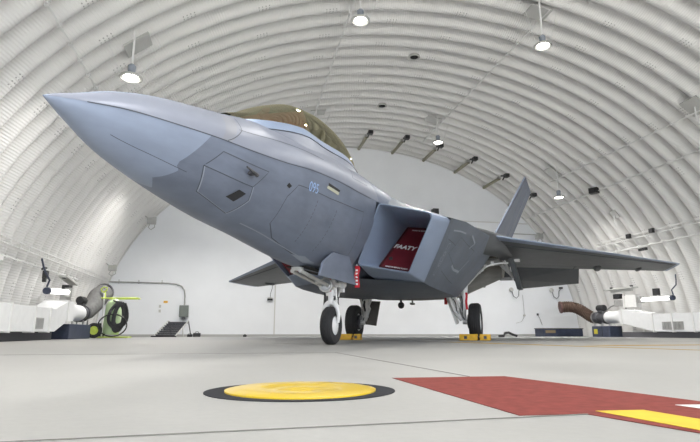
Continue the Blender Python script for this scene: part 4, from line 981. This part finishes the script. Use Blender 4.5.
hs = MB(); hs.tube(bez([P(5.6, .1, 1.1), P(5.75, .12, .9), P(5.6, .05, .8), P(5.56, .1, .62)], 12), .01, 6); hs.tube(bez([P(5.4, -.05, 1.1), P(5.3, -.1, .9), P(5.5, -.1, .8), P(5.5, -.1, .6)], 12), .01, 6); hs.build('hydraulic_line', M['black'], jet, smooth=True)
MB().prism([P(4.15, -.15, 1.085), P(5.9, -.16, 1.085), P(5.9, .16, 1.085), P(4.15, .15, 1.085)], (0, 0, -.012)).build('nose_wheel_well', M['dark'], jet)
MB().prism([P(4.25, .36, 1.14), P(4.52, .405, 1.311), P(5.207, .415, 1.331), P(5.62, .38, .93), P(4.2, .33, .95)], (0, .03, 0)).build('nose_gear_door', M['grey'], jet, bevel=.006)

# ------------------------------------------------------------------ loose covers, streamers, chocks
def cover(label, sg, txt):
    t, o = athing('intake_cover', label, 'intake cover', 6.5, .95 * sg, 1.25)
    def Q(x, l, z): return P(x, l * sg, z) - o
    A_, B_, C_, D_ = Q(6.93, .955, 2.07), Q(6.93, 1.58, 1.99), Q(6.35, 1.07, 1.20), Q(6.29, .58, 1.29)
    if sg < 0: A_, B_, C_, D_ = Q(5.92, .86, 2.13), Q(5.95, 1.60, 1.94), Q(6.22, 1.08, 1.22), Q(5.98, .47, 1.32)
    n_ = (B_ - A_).cross(D_ - A_).normalized(); n_ = n_ if n_.x < 0 else -n_
    MB().prism([v - n_ * .06 for v in (A_, B_, C_, D_)], n_ * .06).build('panel', M['redcover'], t, bevel=.01)
    ln = MB()
    for a, b in ((A_, B_), (D_, A_), (D_, C_)): ln.tube([a + n_ * .01, b + n_ * .01], .018, 6)
    ln.build('piping', mat('dark_red_piping', (.06, .006, .01), .5) if 'dark_red_piping' not in bpy.data.materials else bpy.data.materials['dark_red_piping'], t)
    if txt:
        ex = (C_ - D_).normalized(); ey = (A_ - D_).normalized()
        ctr = (A_ + B_ + C_ + D_) / 4
        text_mesh('FAATY', .125, 'lettering', M['lettering'], t, ctr + ex * -.10 + ey * .0, ex, ey, shear=.35, off=.012, bold=.005)
        text_mesh('REMOVE BEFORE FLIGHT', .04, 'small_lettering', M['lettering'], t, A_.lerp(B_, .52) - ey * .07, (B_ - A_), ey, off=.012, bold=.001)
        text_mesh('REMOVE BEFORE FLIGHT', .035, 'small_lettering', M['lettering'], t, D_.lerp(C_, .55) + ey * .04, ex, ey, off=.012, bold=.001)
        MB().box(D_.lerp(A_, .22) + ex * .08 + n_ * .01, (.03, .06, .05)).build('handle', M['black'], t)
cover('dark red cover with white lettering fitted inside the left engine intake', 1, True)
cover('dark red cover inside the far intake, seen between nose and wing', -1, False)
def streamer(label, x, l, z0, z1, wd, txt=False):
    t, o = athing('warning_streamer', label, 'streamer', x, l, z1)
    vs = []
    n = 10
    a = Vector((.35, -.94, 0)) if False else Vector((-.15, -.99, 0)).normalized()
    R = []
    for k in range(n + 1):
        z = z0 + (z1 - z0) * k / n; dx = .012 * sin(k * 1.1); c = P(x + dx, l + .008 * sin(k * .8), z) - o
        e = a * wd / 2; f = Vector((.99, -.15, 0)) * .003
        R.append([c - e - f, c + e - f, c + e + f, c - e + f])
    MB().rings(R).build('ribbon', M['redtag'], t)
    g = MB()
    if txt:
        for k in range(5):
            c = P(x, l, z1 + (z0 - z1) * (.16 + .16 * k)) - o + Vector((-.012, 0, 0)); g.box(c, (.004, wd * .45, .03))
    g.tube([P(x, l, z0) - o, P(x, l, z0 + .03) - o], .008, 6); g.build('lettering' if txt else 'cord', M['lettering'] if txt else M['steel'], t)
streamer('red and white warning streamer hanging from the left intake lip', 5.70, .365, 1.25, .90, .085, True)
streamer('red ribbon tied around the nose gear strut', 5.36, .02, 1.09, .82, .055)
streamer('red ribbon hanging at the left main landing gear', 10.98, 1.47, 1.16, .74, .055)
def chock(label, x, l, w0, w1, gap):
    t, o = athing('wheel_chock', label, 'wheel chock', x, l, 0, group=None)
    def bar(l0, l1, dx):
        pr = [(-.09, 0), (.09, 0), (.09, .05), (.05, .15), (-.05, .15), (-.09, .05)]
        return MB().rings([[P(x + dx + a, q, b) - o for a, b in pr] for q in (l0, l1)])
    bar(l + w0, l + gap, 0).build('block', M['yellow'], t, bevel=.01); bar(l + gap + .05, l + w1, 0).build('block', M['yellow'], t, bevel=.01)
    MB().tube([P(x - .0, l + w0, .08) - o, P(x, l + w1, .08) - o], .03, 8).build('tie_bar', M['dark_steel'], t)
    for q in (w0 + .15, w1 - .12): MB().box(P(x - .095, l + q, .07) - o, (.01, .07, .07)).build('recess', M['dark_steel'], t)
chock('yellow wheel chock in front of the left main wheel', 10.80, 1.62, -.33, .40, .1)
chock('yellow wheel chock in front of the right main wheel, behind the nose wheel', 10.80, -1.62, -.38, .40, .16)
